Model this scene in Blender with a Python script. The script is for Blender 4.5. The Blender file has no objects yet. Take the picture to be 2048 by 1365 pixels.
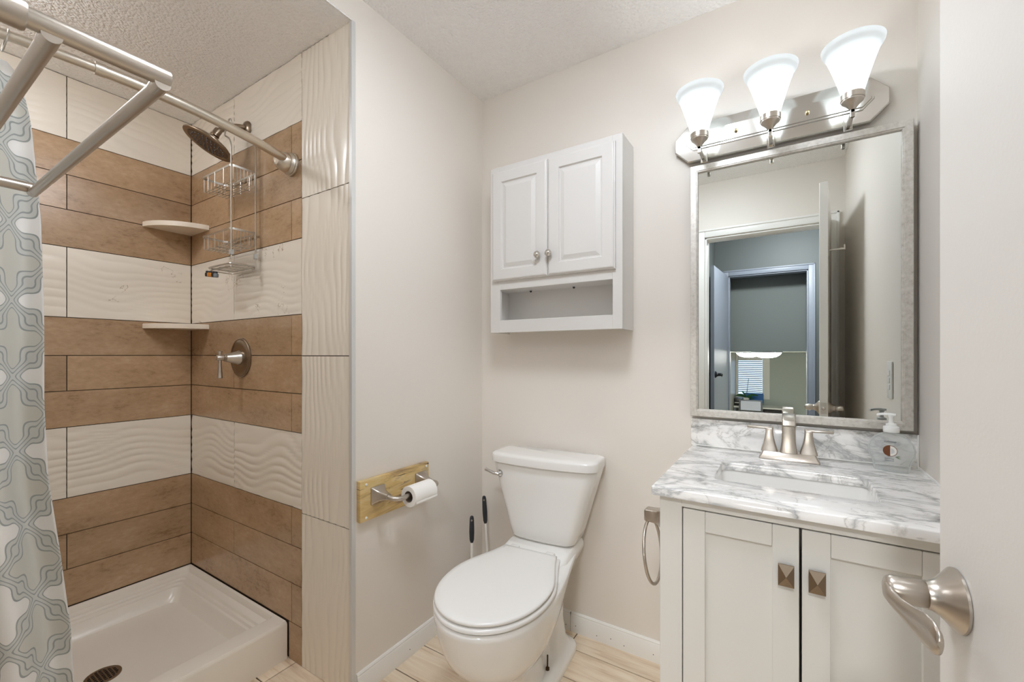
import bpy, bmesh, math, random
from mathutils import Vector, Matrix
random.seed(7)
PI = math.pi
sc = bpy.context.scene
COL = sc.collection

# ------------------------------------------------------------------ camera, world, exposure, lamp and fill strengths
CAMZ = 1.19
cam_data = bpy.data.cameras.new('camera')
cam = bpy.data.objects.new('camera', cam_data)
COL.objects.link(cam)
cam.location = (0, 0, CAMZ)
cam.rotation_euler = (PI / 2, 0, math.radians(32.369))
cam_data.sensor_width = 36
cam_data.lens = 14.975
cam_data.shift_y = 27.5 / 2048
cam_data.clip_start = 0.02
sc.camera = cam

world = bpy.data.worlds.new('world')
sc.world = world
world.use_nodes = True
bgn = world.node_tree.nodes['Background']
bgn.inputs[0].default_value = (0.62, 0.78, 1.0, 1)
bgn.inputs[1].default_value = 1.6

sc.view_settings.view_transform = 'Standard'
sc.view_settings.look = 'None'
sc.view_settings.gamma = 1
sc.view_settings.exposure = 0.63
sc.cycles.max_bounces = 14
sc.cycles.diffuse_bounces = 9
sc.cycles.glossy_bounces = 6
sc.cycles.transparent_max_bounces = 16
sc.cycles.caustics_reflective = False
sc.cycles.caustics_refractive = False
sc.cycles.sample_clamp_indirect = 4

CEIL_FILL_STRENGTH = 21.0
SHOWER_FILL = 44.0
BULB_POWER = 0.95
SHADE_GLOW = 0.16
HALL_FILL = 95.0
FAR_LAMP = 120.0

# ------------------------------------------------------------------ helpers
WM = {}

def world_of(o):
    return WM.get(o.name, Matrix.Identity(4))

def thing(name, label, cat, loc=(0, 0, 0), rotz=0, group=None):
    o = bpy.data.objects.new(name, None)
    COL.objects.link(o)
    o.location = loc
    o.rotation_euler = (0, 0, rotz)
    o.empty_display_size = 0.05
    WM[o.name] = Matrix.Translation(Vector(loc)) @ Matrix.Rotation(rotz, 4, 'Z')
    if label:
        o['label'] = label
        o['category'] = cat
    if group:
        o['group'] = group
    return o

def tag(o, label, cat, group=None):
    o['label'] = label
    o['category'] = cat
    if group:
        o['group'] = group
    return o

def obj(name, bm, mats, parent=None, local=False, smooth=35, label=None):
    me = bpy.data.meshes.new(name)
    bmesh.ops.recalc_face_normals(bm, faces=bm.faces)
    bm.to_mesh(me)
    bm.free()
    for m in (mats if isinstance(mats, (list, tuple)) else [mats]):
        me.materials.append(m)
    if smooth:
        for p in me.polygons:
            p.use_smooth = True
        me.set_sharp_from_angle(angle=math.radians(smooth))
    o = bpy.data.objects.new(name, me)
    COL.objects.link(o)
    if parent is not None:
        w = world_of(parent)
        if not local:
            me.transform(w.inverted())
        o.parent = parent
        WM[o.name] = w
    if label:
        o['label'] = label
    return o

def struct(name, bm, mats, smooth=35):
    o = obj(name, bm, mats, smooth=smooth)
    o['kind'] = 'structure'
    return o

def origin_to(o, p):
    """put a single-mesh thing's origin at p"""
    p = Vector(p)
    o.data.transform(Matrix.Translation(-p))
    o.location = p
    return o

def copy_tree(o, parent=None):
    c = o.copy()
    COL.objects.link(c)
    if parent is not None:
        c.parent = parent
    for ch in [x for x in COL.objects if x.parent == o]:
        copy_tree(ch, c)
    return c

def B():
    return bmesh.new()

def box(bm, x0, x1, y0, y1, z0, z1, bev=0.0, seg=2, mat=0):
    r = bmesh.ops.create_cube(bm, size=1)
    vs = r['verts']
    for v in vs:
        v.co = Vector((x0 + (v.co.x + .5) * (x1 - x0), y0 + (v.co.y + .5) * (y1 - y0), z0 + (v.co.z + .5) * (z1 - z0)))
    fs = list({f for v in vs for f in v.link_faces})
    for f in fs:
        f.material_index = mat
    if bev > 0:
        es = list({e for v in vs for e in v.link_edges})
        r = bmesh.ops.bevel(bm, geom=es, offset=bev, segments=seg, affect='EDGES', profile=.5)
        for f in r['faces']:
            f.material_index = mat
    return bm

def loft(bm, rings, cap0=True, cap1=True, closed=True, mat=0):
    vr = [[bm.verts.new(p) for p in r] for r in rings]
    n = len(rings[0])
    for a, b in zip(vr[:-1], vr[1:]):
        for i in range(n if closed else n - 1):
            j = (i + 1) % n
            f = bm.faces.new((a[i], a[j], b[j], b[i]))
            f.material_index = mat
    if cap0:
        bm.faces.new(vr[0][::-1]).material_index = mat
    if cap1:
        bm.faces.new(vr[-1]).material_index = mat
    return bm

def tube(bm, pts, r, seg=12, caps=True, closed=False, mat=0):
    pts = [Vector(p) for p in pts]
    n = len(pts)
    rs = r if isinstance(r, (list, tuple)) else [r] * n
    rings = []
    prev = None
    for i in range(n):
        if closed:
            t = (pts[(i + 1) % n] - pts[i - 1]).normalized()
        elif i == 0:
            t = (pts[1] - pts[0]).normalized()
        elif i == n - 1:
            t = (pts[-1] - pts[-2]).normalized()
        else:
            t = ((pts[i + 1] - pts[i]).normalized() + (pts[i] - pts[i - 1]).normalized()).normalized()
        if prev is None:
            up = Vector((0, 0, 1)) if abs(t.z) < .9 else Vector((1, 0, 0))
            u = t.cross(up).normalized()
        else:
            u = (prev - t * prev.dot(t)).normalized()
        prev = u
        w = t.cross(u).normalized()
        rings.append([pts[i] + (u * math.cos(2 * PI * k / seg) + w * math.sin(2 * PI * k / seg)) * rs[i] for k in range(seg)])
    if closed:
        loft(bm, rings + [rings[0]], False, False, mat=mat)
        bmesh.ops.remove_doubles(bm, verts=bm.verts, dist=1e-7)
    else:
        loft(bm, rings, caps, caps, mat=mat)
    return bm

def lathe(bm, prof, origin=(0, 0, 0), axis=(0, 0, 1), seg=32, cap0=True, cap1=True, mat=0):
    """prof: list of (radius, height along axis)"""
    o = Vector(origin)
    a = Vector(axis).normalized()
    up = Vector((0, 0, 1)) if abs(a.z) < .9 else Vector((1, 0, 0))
    u = a.cross(up).normalized()
    w = a.cross(u).normalized()
    rings = [[o + a * h + (u * math.cos(2 * PI * k / seg) + w * math.sin(2 * PI * k / seg)) * max(r, 1e-5) for k in range(seg)] for r, h in prof]
    loft(bm, rings, cap0, cap1, mat=mat)
    return bm

def rrect(x0, x1, y0, y1, r, n=6):
    """rounded rectangle outline (2D), counter clockwise"""
    out = []
    for cx, cy, a0 in ((x1 - r, y1 - r, 0), (x0 + r, y1 - r, PI / 2), (x0 + r, y0 + r, PI), (x1 - r, y0 + r, 3 * PI / 2)):
        for k in range(n + 1):
            a = a0 + PI / 2 * k / n
            out.append((cx + r * math.cos(a), cy + r * math.sin(a)))
    return out

def prism(bm, outline, f, t0, t1, bev=0.0, mat=0):
    """extrude a 2D outline: f(a,b,t)->3D point, between t0 and t1, with optional small chamfer towards t1"""
    rings = [[f(a, b, t0) for a, b in outline]]
    if bev > 0:
        cx = sum(a for a, b in outline) / len(outline)
        cy = sum(b for a, b in outline) / len(outline)
        wx = max(abs(a - cx) for a, b in outline)
        wy = max(abs(b - cy) for a, b in outline)
        s = 1 if t1 > t0 else -1
        rings.append([f(a, b, t1 - s * bev) for a, b in outline])
        rings.append([f(cx + (a - cx) * (1 - .3 * bev / wx), cy + (b - cy) * (1 - .3 * bev / wy), t1 - s * bev * .3) for a, b in outline])
        rings.append([f(cx + (a - cx) * (1 - bev / wx), cy + (b - cy) * (1 - bev / wy), t1) for a, b in outline])
    else:
        rings.append([f(a, b, t1) for a, b in outline])
    loft(bm, rings, mat=mat)
    return bm

def arc(p0, p1, p2, n=8):
    """quadratic bezier"""
    p0, p1, p2 = Vector(p0), Vector(p1), Vector(p2)
    return [p0 * (1 - t) ** 2 + p1 * 2 * t * (1 - t) + p2 * t * t for t in [i / n for i in range(n + 1)]]

# ------------------------------------------------------------------ materials
def lin(c):
    return tuple(((x / 255) / 12.92 if x / 255 <= .04045 else ((x / 255 + .055) / 1.055) ** 2.4) for x in c) + (1,)

def mat(name, rgb, rough=.5, metal=0, **kw):
    m = bpy.data.materials.new(name)
    m.use_nodes = True
    p = m.node_tree.nodes['Principled BSDF']
    p.inputs['Base Color'].default_value = lin(rgb)
    p.inputs['Roughness'].default_value = rough
    p.inputs['Metallic'].default_value = metal
    for k, v in kw.items():
        p.inputs[k.replace('_', ' ')].default_value = v
    return m

class N:
    """small node helper"""
    def __init__(s, m):
        s.t = m.node_tree
        s.p = s.t.nodes['Principled BSDF']
    def new(s, kind, **kw):
        n = s.t.nodes.new(kind)
        for k, v in kw.items():
            setattr(n, k, v)
        return n
    def link(s, a, b):
        s.t.links.new(a, b)
    def pos(s, scale=(1, 1, 1), rot=(0, 0, 0)):
        g = s.new('ShaderNodeNewGeometry')
        mp = s.new('ShaderNodeMapping')
        mp.inputs['Scale'].default_value = scale
        mp.inputs['Rotation'].default_value = rot
        s.link(g.outputs['Position'], mp.inputs['Vector'])
        return mp.outputs['Vector']
    def noise(s, vec, scale, detail=4, rough=.5, dist=0):
        n = s.new('ShaderNodeTexNoise')
        n.inputs['Scale'].default_value = scale
        n.inputs['Detail'].default_value = detail
        n.inputs['Roughness'].default_value = rough
        n.inputs['Distortion'].default_value = dist
        if vec is not None:
            s.link(vec, n.inputs['Vector'])
        return n.outputs['Fac']
    def math(s, op, a, b=None, c=None):
        n = s.new('ShaderNodeMath', operation=op)
        for i, v in enumerate((a, b, c)):
            if v is None:
                continue
            if isinstance(v, (int, float)):
                n.inputs[i].default_value = v
            else:
                s.link(v, n.inputs[i])
        return n.outputs[0]
    def ramp(s, fac, stops):
        n = s.new('ShaderNodeValToRGB')
        e = n.color_ramp.elements
        while len(e) < len(stops):
            e.new(.5)
        for i, (p, c) in enumerate(stops):
            e[i].position = p
            e[i].color = lin(c) if len(c) == 3 else c
        s.link(fac, n.inputs[0])
        return n.outputs[0]
    def mix(s, fac, a, b, mode='MIX'):
        n = s.new('ShaderNodeMix', data_type='RGBA', blend_type=mode)
        for k, v in ((0, fac), (6, a), (7, b)):
            if isinstance(v, (int, float)):
                n.inputs[k].default_value = v
            elif isinstance(v, tuple):
                n.inputs[k].default_value = v
            else:
                s.link(v, n.inputs[k])
        return n.outputs[2]
    def bump(s, h, strength=.3, dist=.002):
        n = s.new('ShaderNodeBump')
        n.inputs['Strength'].default_value = strength
        n.inputs['Distance'].default_value = dist
        s.link(h, n.inputs['Height'])
        s.link(n.outputs[0], s.p.inputs['Normal'])

def paint(name, rgb, rough=.55, bumps=.12):
    m = mat(name, rgb, rough)
    n = N(m)
    n.bump(n.noise(n.pos(), 220, 3), bumps, .0015)
    return m

M = {}
M['wall'] = paint('wall_paint', (228, 222, 214))
M['wall_far'] = paint('far_wall_paint', (186, 194, 188))
M['hall'] = paint('hall_paint', (104, 110, 109))
M['white_paint'] = paint('white_trim_paint', (236, 235, 231), .35, .06)
M['door'] = paint('door_paint', (232, 229, 224), .4, .1)
M['cab'] = paint('cabinet_white', (219, 217, 214), .35, .03)
M['vanity'] = paint('vanity_white', (226, 225, 220), .38, .04)
M['dark'] = mat('dark_gap', (24, 22, 20), .8)
M['ceramic'] = mat('white_ceramic', (234, 233, 230), .1, Coat_Weight=.3)
M['seat'] = mat('toilet_seat_plastic', (230, 229, 226), .22)
M['pan'] = mat('shower_pan_acrylic', (232, 226, 215), .22)
M['nickel'] = mat('brushed_nickel', (196, 188, 178), .3, 1)
M['nickel_bright'] = mat('polished_nickel', (205, 202, 196), .16, 1)
M['bronze'] = mat('bronze_nickel', (150, 134, 116), .3, 1)
M['chrome'] = mat('chrome', (215, 215, 215), .08, 1)
M['wire'] = mat('satin_wire', (196, 193, 186), .3, 1)
M['mirror'] = mat('mirror_silver', (236, 240, 238), .0, 1)
M['paper'] = mat('toilet_tissue', (240, 238, 234), .9)
M['card'] = mat('cardboard_core', (150, 135, 120), .9)
M['rubber'] = mat('dark_rubber', (44, 46, 52), .6)
M['white_plastic'] = mat('white_plastic', (234, 233, 229), .35)
M['clear_plastic'] = mat('clear_plastic_clip', (205, 208, 205), .2, Alpha=.6)
M['caulk'] = mat('white_caulk', (240, 239, 235), .5)
M['rust'] = mat('rusty_bolt', (88, 66, 48), .5, .8)
M['amber'] = mat('amber_plastic', (190, 120, 40), .2)
M['hook_metal'] = mat('steel_hook', (160, 158, 150), .3, 1)
M['black_metal'] = mat('dark_steel', (60, 62, 66), .4, .6)
M['plant'] = mat('plant_leaf', (46, 92, 58), .4)
M['blue'] = mat('blue_panel', (24, 96, 170), .4)
M['black'] = mat('black_plastic', (28, 28, 30), .4)
M['grey'] = mat('grey_metal', (120, 126, 132), .4, .5)
M['hall_floor'] = mat('hall_floor', (150, 135, 118), .5)
M['shade_cloth'] = paint('roller_shade_cloth', (126, 133, 130), .8, .1)

# brushed mirror frame, worn silver
m = mat('worn_silver_frame', (200, 197, 190), .42, .6)
n = N(m)
f = n.noise(n.pos((1, 1, 1)), 90, 5, .6)
n.link(n.ramp(f, [(.2, (172, 167, 159)), (.4, (205, 201, 194)), (.7, (222, 219, 213))]), n.p.inputs['Base Color'])
M['frame'] = m

# popcorn ceiling
def popcorn(name, rgb):
    m = mat(name, rgb, .9)
    n = N(m)
    v = n.pos()
    a = n.noise(v, 95, 3, .6)
    vo = n.new('ShaderNodeTexVoronoi')
    vo.inputs['Scale'].default_value = 110
    n.link(v, vo.inputs['Vector'])
    h = n.math('ADD', n.math('MULTIPLY', a, 1.3), n.math('MULTIPLY', vo.outputs['Distance'], -.8))
    n.bump(h, .65, .008)
    return m
M['ceiling'] = popcorn('popcorn_ceiling', (246, 245, 243))

# tiles
M['grout'] = mat('dark_grout', (70, 58, 44), .85)
m = mat('brown_stone_tile', (180, 148, 114), .22)
n = N(m)
v = n.pos((1, 1, 2.2))
f1 = n.noise(v, 5, 8, .65)
f2 = n.noise(v, 34, 6, .7)
g = n.math('ADD', n.math('MULTIPLY', f1, .6), n.math('MULTIPLY', f2, .4))
c = n.ramp(g, [(.34, (142, 112, 82)), (.45, (172, 142, 110)), (.55, (182, 152, 120)), (.68, (194, 168, 138))])
at = n.new('ShaderNodeAttribute', attribute_name='tone')
c = n.mix(1.0, c, n.mix(at.outputs['Fac'], (.86, .85, .84, 1), (1.04, 1.04, 1.04, 1)), 'MULTIPLY')
n.link(c, n.p.inputs['Base Color'])
n.bump(f2, .08, .001)
M['brown'] = m
m = mat('white_wave_tile', (232, 224, 211), .25)
M['wave'] = m
m = mat('white_veined_tile', (232, 224, 211), .25)
n = N(m)
v = n.pos((1, 1, 1), (0.6, 0.5, 0.3))
d1 = n.noise(v, 3.2, 6, .6, 1.2)
vein = n.math('ABSOLUTE', n.math('SUBTRACT', d1, .5))
mask = n.noise(n.pos(), 5.5, 3)
vv = n.math('MULTIPLY', n.math('LESS_THAN', vein, .0035), n.math('GREATER_THAN', mask, .60))
n.link(n.mix(n.math('MULTIPLY', vv, .75), lin((232, 224, 211)), lin((166, 146, 120))), n.p.inputs['Base Color'])
M['veined'] = m

# marble
m = mat('carrara_marble', (240, 239, 235), .12)
n = N(m)
v = n.pos((1.0, 2.3, 1.7), (0, .45, -.5))
big = n.noise(v, 3.1, 7, .58, .8)
v1 = n.math('ABSOLUTE', n.math('SUBTRACT', big, .5))
c1 = n.ramp(v1, [(0.0, (184, 185, 185)), (.015, (214, 214, 212)), (.04, (240, 239, 237)), (.08, (248, 247, 245))])
fine = n.noise(v, 6.5, 6, .6, 1.2)
v2 = n.math('ABSOLUTE', n.math('SUBTRACT', fine, .48))
c2 = n.ramp(v2, [(0.0, (208, 208, 207)), (.012, (240, 239, 237)), (.03, (255, 255, 255))])
cl = n.ramp(n.noise(n.pos((1.6, 1.6, 1.6), (.4, .2, .3)), 5.5, 6, .62, .4), [(.30, (150, 150, 148)), (.37, (212, 212, 210)), (.43, (255, 255, 255))])
c = n.mix(.9, c1, c2, 'MULTIPLY')
c = n.mix(.8, c, cl, 'MULTIPLY')
n.link(c, n.p.inputs['Base Color'])
M['marble'] = m

# wood-look floor planks
m = mat('wood_look_plank', (220, 200, 174), .35)
n = N(m)
v = n.pos((1.2, 14, 1))
f1 = n.noise(v, 3.2, 8, .6, .6)
at = n.new('ShaderNodeAttribute', attribute_name='tone')
c = n.ramp(f1, [(.3, (206, 182, 154)), (.48, (230, 212, 188)), (.7, (242, 229, 208))])
c = n.mix(1.0, c, n.mix(at.outputs['Fac'], (.88, .86, .84, 1), (1.03, 1.03, 1.03, 1)), 'MULTIPLY')
n.link(c, n.p.inputs['Base Color'])
n.bump(f1, .1, .001)
M['plank'] = m

# spalted wood board
m = mat('spalted_pine_board', (196, 164, 104), .4)
n = N(m)
v = n.pos((1, 1.6, 9), (0.12, 0, 0))
f1 = n.noise(v, 3.4, 6, .6, .8)
c = n.ramp(f1, [(.3, (112, 88, 60)), (.4, (176, 148, 104)), (.5, (208, 178, 118)), (.6, (216, 192, 140)), (.7, (164, 142, 112))])
f2 = n.noise(n.pos((1, 2.4, 22), (.1, 0, 0)), 5, 3, .5, .5)
c = n.mix(n.math('MULTIPLY', n.math('GREATER_THAN', f2, .675), .85), c, lin((44, 34, 24)))
n.link(c, n.p.inputs['Base Color'])
M['board'] = m

# frosted lamp shade glass
m = bpy.data.materials.new('frosted_lamp_glass')
m.use_nodes = True
nt = m.node_tree
nt.nodes.clear()
out = nt.nodes.new('ShaderNodeOutputMaterial')
tr = nt.nodes.new('ShaderNodeBsdfTranslucent'); tr.inputs[0].default_value = (.55, .58, .59, 1)
tp = nt.nodes.new('ShaderNodeBsdfTransparent'); tp.inputs[0].default_value = (.96, .98, .98, 1)
em = nt.nodes.new('ShaderNodeEmission'); em.inputs[0].default_value = (.98, .99, 1, 1); em.inputs[1].default_value = SHADE_GLOW
gl = nt.nodes.new('ShaderNodeBsdfGlossy'); gl.inputs['Roughness'].default_value = .15
m1 = nt.nodes.new('ShaderNodeMixShader'); m1.inputs[0].default_value = .22
ad = nt.nodes.new('ShaderNodeAddShader')
m2 = nt.nodes.new('ShaderNodeMixShader'); m2.inputs[0].default_value = .05
L = nt.links.new
L(tr.outputs[0], m1.inputs[1]); L(tp.outputs[0], m1.inputs[2])
L(m1.outputs[0], m2.inputs[1]); L(gl.outputs[0], m2.inputs[2])
L(m2.outputs[0], ad.inputs[0]); L(em.outputs[0], ad.inputs[1])
L(ad.outputs[0], out.inputs[0])
M['lamp_glass'] = m

def emitter(name, rgb, strength):
    m = bpy.data.materials.new(name)
    m.use_nodes = True
    nt = m.node_tree
    nt.nodes.clear()
    out = nt.nodes.new('ShaderNodeOutputMaterial')
    em = nt.nodes.new('ShaderNodeEmission')
    em.inputs[0].default_value = lin(rgb)
    em.inputs[1].default_value = strength
    nt.links.new(em.outputs[0], out.inputs[0])
    return m
M['ceil_fill_glow'] = emitter('ceil_fill_emitter', (238, 245, 255), CEIL_FILL_STRENGTH)
M['shower_fill_glow'] = emitter('shower_fill_emitter', (244, 248, 255), SHOWER_FILL)
M['hall_fill_glow'] = emitter('hall_fill_emitter', (246, 248, 252), HALL_FILL)
M['far_glow'] = emitter('lit_far_dome', (255, 252, 246), FAR_LAMP)

# clear soap bottle
m = mat('clear_bottle', (214, 220, 219), .08)
n = N(m)
lw = n.new('ShaderNodeLayerWeight')
lw.inputs[0].default_value = .35
n.link(n.math('ADD', .2, n.math('MULTIPLY', lw.outputs['Facing'], .55)), n.p.inputs['Alpha'])
M['bottle'] = m

# shower curtain with trellis pattern
m = bpy.data.materials.new('trellis_curtain_fabric')
m.use_nodes = True
n = N(m)
uv = n.new('ShaderNodeUVMap')
sep = n.new('ShaderNodeSeparateXYZ')
n.link(uv.outputs[0], sep.inputs[0])
PU, PV = .150, .190
a = n.math('MULTIPLY', sep.outputs[0], 2 * PI / PU)
b = n.math('MULTIPLY', sep.outputs[1], 2 * PI / PV)
k3 = .34
def harm(x):
    return n.math('ADD', n.math('COSINE', x), n.math('MULTIPLY', n.math('COSINE', n.math('MULTIPLY', x, 3.0)), k3))
def dharm(x):
    return n.math('ADD', n.math('SINE', x), n.math('MULTIPLY', n.math('SINE', n.math('MULTIPLY', x, 3.0)), 3 * k3))
g = n.math('ADD', harm(a), harm(b))
da, db = dharm(a), dharm(b)
gr = n.math('SQRT', n.math('ADD', n.math('ADD', n.math('MULTIPLY', da, da), n.math('MULTIPLY', db, db)), .35))
ab = n.math('DIVIDE', n.math('ABSOLUTE', g), gr)
fill = n.mix(n.math('GREATER_THAN', g, 0.0), lin((229, 229, 223)), lin((251, 251, 250)))
band = n.mix(n.math('LESS_THAN', ab, .42), fill, lin((226, 228, 225)))
l1 = n.math('LESS_THAN', n.math('ABSOLUTE', n.math('SUBTRACT', ab, .13)), .035)
l2 = n.math('LESS_THAN', n.math('ABSOLUTE', n.math('SUBTRACT', ab, .40)), .045)
line = n.math('MAXIMUM', l1, l2)
c = n.mix(line, band, lin((178, 184, 184)))
n.link(c, n.p.inputs['Base Color'])
n.p.inputs['Roughness'].default_value = .55
tl = n.new('ShaderNodeBsdfTranslucent')
n.link(c, tl.inputs[0])
mx = n.new('ShaderNodeMixShader')
mx.inputs[0].default_value = .3
n.link(n.p.outputs[0], mx.inputs[1]); n.link(tl.outputs[0], mx.inputs[2])
n.link(mx.outputs[0], m.node_tree.nodes['Material Output'].inputs[0])
M['curtain'] = m

# ------------------------------------------------------------------ room geometry constants (metres, camera above 0,0)
XL, XR = -1.248, .336           # toilet-side wall, right wall
YB, YF = 1.695, -.06            # mirror wall, doorway wall
ZC = 2.44
XS, YS, ZS = -2.497, .942, 2.344   # shower far wall, valve wall, shower ceiling

# ------------------------------------------------------------------ setting
bm = B(); box(bm, XL - .12, XR + .12, YB, YB + .1, 0, ZC + .1); struct('wall_back', bm, M['wall'])
bm = B(); box(bm, XR, XR + .12, YF - .12, YB, 0, ZC + .1); struct('wall_right', bm, M['wall'])
bm = B()
box(bm, XL - .12, XL, YS + .012, YB, 0, ZC)
box(bm, XL - .12, XL, YF, YS + .012, ZS, ZC)
struct('wall_left', bm, M['wall'])
bm = B(); box(bm, XL - .12, XR + .12, YF - .12, YB + .1, ZC, ZC + .1); struct('ceiling', bm, M['ceiling'])
bm = B(); box(bm, XS - .12, XL - .12, YF - .12, YS + .02, ZS, ZS + .1); box(bm, XL - .12, XL - .0005, YF, YS + .012, ZS - .004, ZS)
struct('ceiling_shower', bm, M['ceiling'])

# doorway wall behind the camera
DX0, DX1, DZ = -.477, .25, 2.045
bm = B()
box(bm, XS - .12, DX0, YF - .12, YF, 0, ZC)
box(bm, DX1, XR + .12, YF - .12, YF, 0, ZC)
box(bm, DX0, DX1, YF - .12, YF, DZ, ZC)
struct('wall_front', bm, M['wall'])

def casing(name, x0, x1, zt, yw, out, w=.057, t=.015, depth=.12, m_=None):
    """door casing on the wall face yw (out = +1/-1 direction it stands proud) with jamb lining"""
    bm = B()
    for (a, b_) in ((x0 - w, x0), (x1, x1 + w)):
        ya, yb = sorted((yw, yw + out * t))
        box(bm, a, b_, ya, yb, 0, zt + w, .004)
    ya, yb = sorted((yw, yw + out * t))
    box(bm, x0, x1, ya, yb, zt, zt + w, .004)
    ya, yb = sorted((yw + out * t * .6, yw + out * t * 1.5))
    box(bm, x0 - w, x0 - w + .014, ya, yb, 0, zt + w, .003)
    box(bm, x1 + w - .014, x1 + w, ya, yb, 0, zt + w, .003)
    box(bm, x0 - w, x1 + w, ya, yb, zt + w - .014, zt + w, .003)
    ya, yb = sorted((yw, yw - out * depth))
    box(bm, x0, x0 + .012, ya, yb, 0, zt, .002)
    box(bm, x1 - .012, x1, ya, yb, 0, zt, .002)
    box(bm, x0, x1, ya, yb, zt - .012, zt, .002)
    return struct(name, bm, m_ or M['white_paint'])
casing('trim_1', DX0, DX1, DZ, YF, 1)

# floor: planks with dark grout joints
def set_tone(bm, faces, val):
    lay = bm.faces.layers.float.get('tone') or bm.faces.layers.float.new('tone')
    for f in faces:
        f[lay] = val
bm = B()
bm.faces.layers.float.new('tone')
box(bm, XL - .5, XR, YF - .12, YB, -.06, -.004, mat=0)
p = .153
j = 0
y = 1.28 - p * 10
while y < YB:
    off = (j * .37) % .9
    x = XL - .45 - off
    while x < XR:
        x0, x1 = max(x + .0022, XL - .42), min(x + .9 - .0022, XR)
        y0, y1 = max(y + .0022, YF - .12), min(y + p - .0022, YB)
        if x1 - x0 > .02 and y1 - y0 > .02:
            old = set(bm.faces)
            box(bm, x0, x1, y0, y1, -.02, 0, .0008, 1, mat=1)
            set_tone(bm, [f for f in bm.faces if f not in old], random.random())
        x += .9
    y += p
    j += 1
struct('floor', bm, [M['grout'], M['plank']])
# sub-floor under the shower
bm = B(); box(bm, XS - .12, XL - .5, YF - .12, YS + .02, -.06, -.001); struct('floor_shower', bm, M['grout'])

# baseboards with a moulded top
def baseboard(name, p0, p1, nrm):
    p0, p1, nrm = Vector(p0), Vector(p1), Vector(nrm)
    prof = [(0, 0), (.012, 0), (.012, .060), (.0105, .063), (.0105, .068), (.008, .072), (.0085, .076), (.005, .081), (0, .082)]
    bm = B()
    loft(bm, [[q + nrm * a + Vector((0, 0, h)) for a, h in prof] for q in (p0, p1)])
    return bm
def nail_dots(bm, pts, nrm):
    for q in pts:
        lathe(bm, [(.0018, 0), (.0018, .0006)], Vector(q), nrm, 8, mat=1)
bm = baseboard('b', (-1.236, YB, 0), (-.262, YB, 0), (0, -1, 0))
nail_dots(bm, [(x, YB - .012, .022 + .008 * (k % 2)) for k, x in enumerate((-.79, -.745, -.65, -.59, -.535, -.42))], (0, -1, 0))
box(bm, -.7695, -.7688, YB - .0126, YB - .003, 0, .081, mat=1)
struct('baseboard_back', bm, [M['white_paint'], M['dark']])
bm = baseboard('b', (XL, .958, 0), (XL, YB, 0), (1, 0, 0))
nail_dots(bm, [(XL + .012, 1.20, .03)], (1, 0, 0))
struct('baseboard_left', bm, [M['white_paint'], M['dark']])
bm = baseboard('b', (XR, YF, 0), (XR, 1.1, 0), (-1, 0, 0))
struct('baseboard_right', bm, M['white_paint'])

# metal edge trim of the tile, white caulk line at its side
bm = B()
box(bm, XL - .014, XL + .0015, YS - .002, YS + .014, .0, ZS - .002, .0008, 1)
struct('trim_2', bm, mat('tile_edge_trim', (214, 214, 212), .35, .3))
bm = B(); box(bm, XR - .004, XR, 1.12, YB, .858, .866, .001, 1); struct('trim_3', bm, M['caulk'])

# ------------------------------------------------------------------ tiled shower walls
def relief(s, t, seed, lam=.034):
    w = .75 * math.sin(2 * PI * s / .66 + seed + 5 * t) + .30 * math.sin(2 * PI * s / .31 + 1.7 * seed - 11 * t) + .55 * math.sin(t * 19 + 2.1 * seed)
    a = abs(math.sin(PI * (t / lam + w)))
    return .0034 * a ** .55

def wave_patch(bm, P, s0, s1, t0, t1, seed, mi, vertical=False, amp=1.0):
    ls, lt = (s1 - s0), (t1 - t0)
    if vertical:
        ns, nt_ = max(2, int(ls / .0032)), max(2, int(lt / .03))
    else:
        ns, nt_ = max(2, int(ls / .022)), max(2, int(lt / .0036))
    g = []
    for i in range(ns + 1):
        row = []
        for k in range(nt_ + 1):
            s, t = s0 + ls * i / ns, t0 + lt * k / nt_
            h = relief(t, s, seed, .036) if vertical else relief(s, t, seed, .040)
            row.append(bm.verts.new(P(s, t, (h - .0034) * amp)))
        g.append(row)
    for i in range(ns):
        for k in range(nt_):
            bm.faces.new((g[i][k], g[i + 1][k], g[i + 1][k + 1], g[i][k + 1])).material_index = mi
    edge = [g[i][0] for i in range(ns + 1)] + [g[ns][k] for k in range(1, nt_ + 1)] + [g[i][nt_] for i in range(ns - 1, -1, -1)] + [g[0][k] for k in range(nt_ - 1, 0, -1)]
    low = []
    def pull(v):
        return v.co.copy()
    base = [bm.verts.new(v.co + back) for v in edge for back in (P(0, 0, -.008) - P(0, 0, 0),)]
    for i in range(len(edge)):
        j_ = (i + 1) % len(edge)
        bm.faces.new((edge[i], base[i], base[j_], edge[j_])).material_index = mi

def flat_tile(bm, P, s0, s1, t0, t1, mi, tone):
    r = bmesh.ops.create_cube(bm, size=1)
    for v in r['verts']:
        v.co = P(s0 + (v.co.x + .5) * (s1 - s0), t0 + (v.co.y + .5) * (t1 - t0), -.010 + (v.co.z + .5) * .010)
    fs = list({f for v in r['verts'] for f in v.link_faces})
    for f in fs:
        f.material_index = mi
    set_tone(bm, fs, tone)

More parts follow.
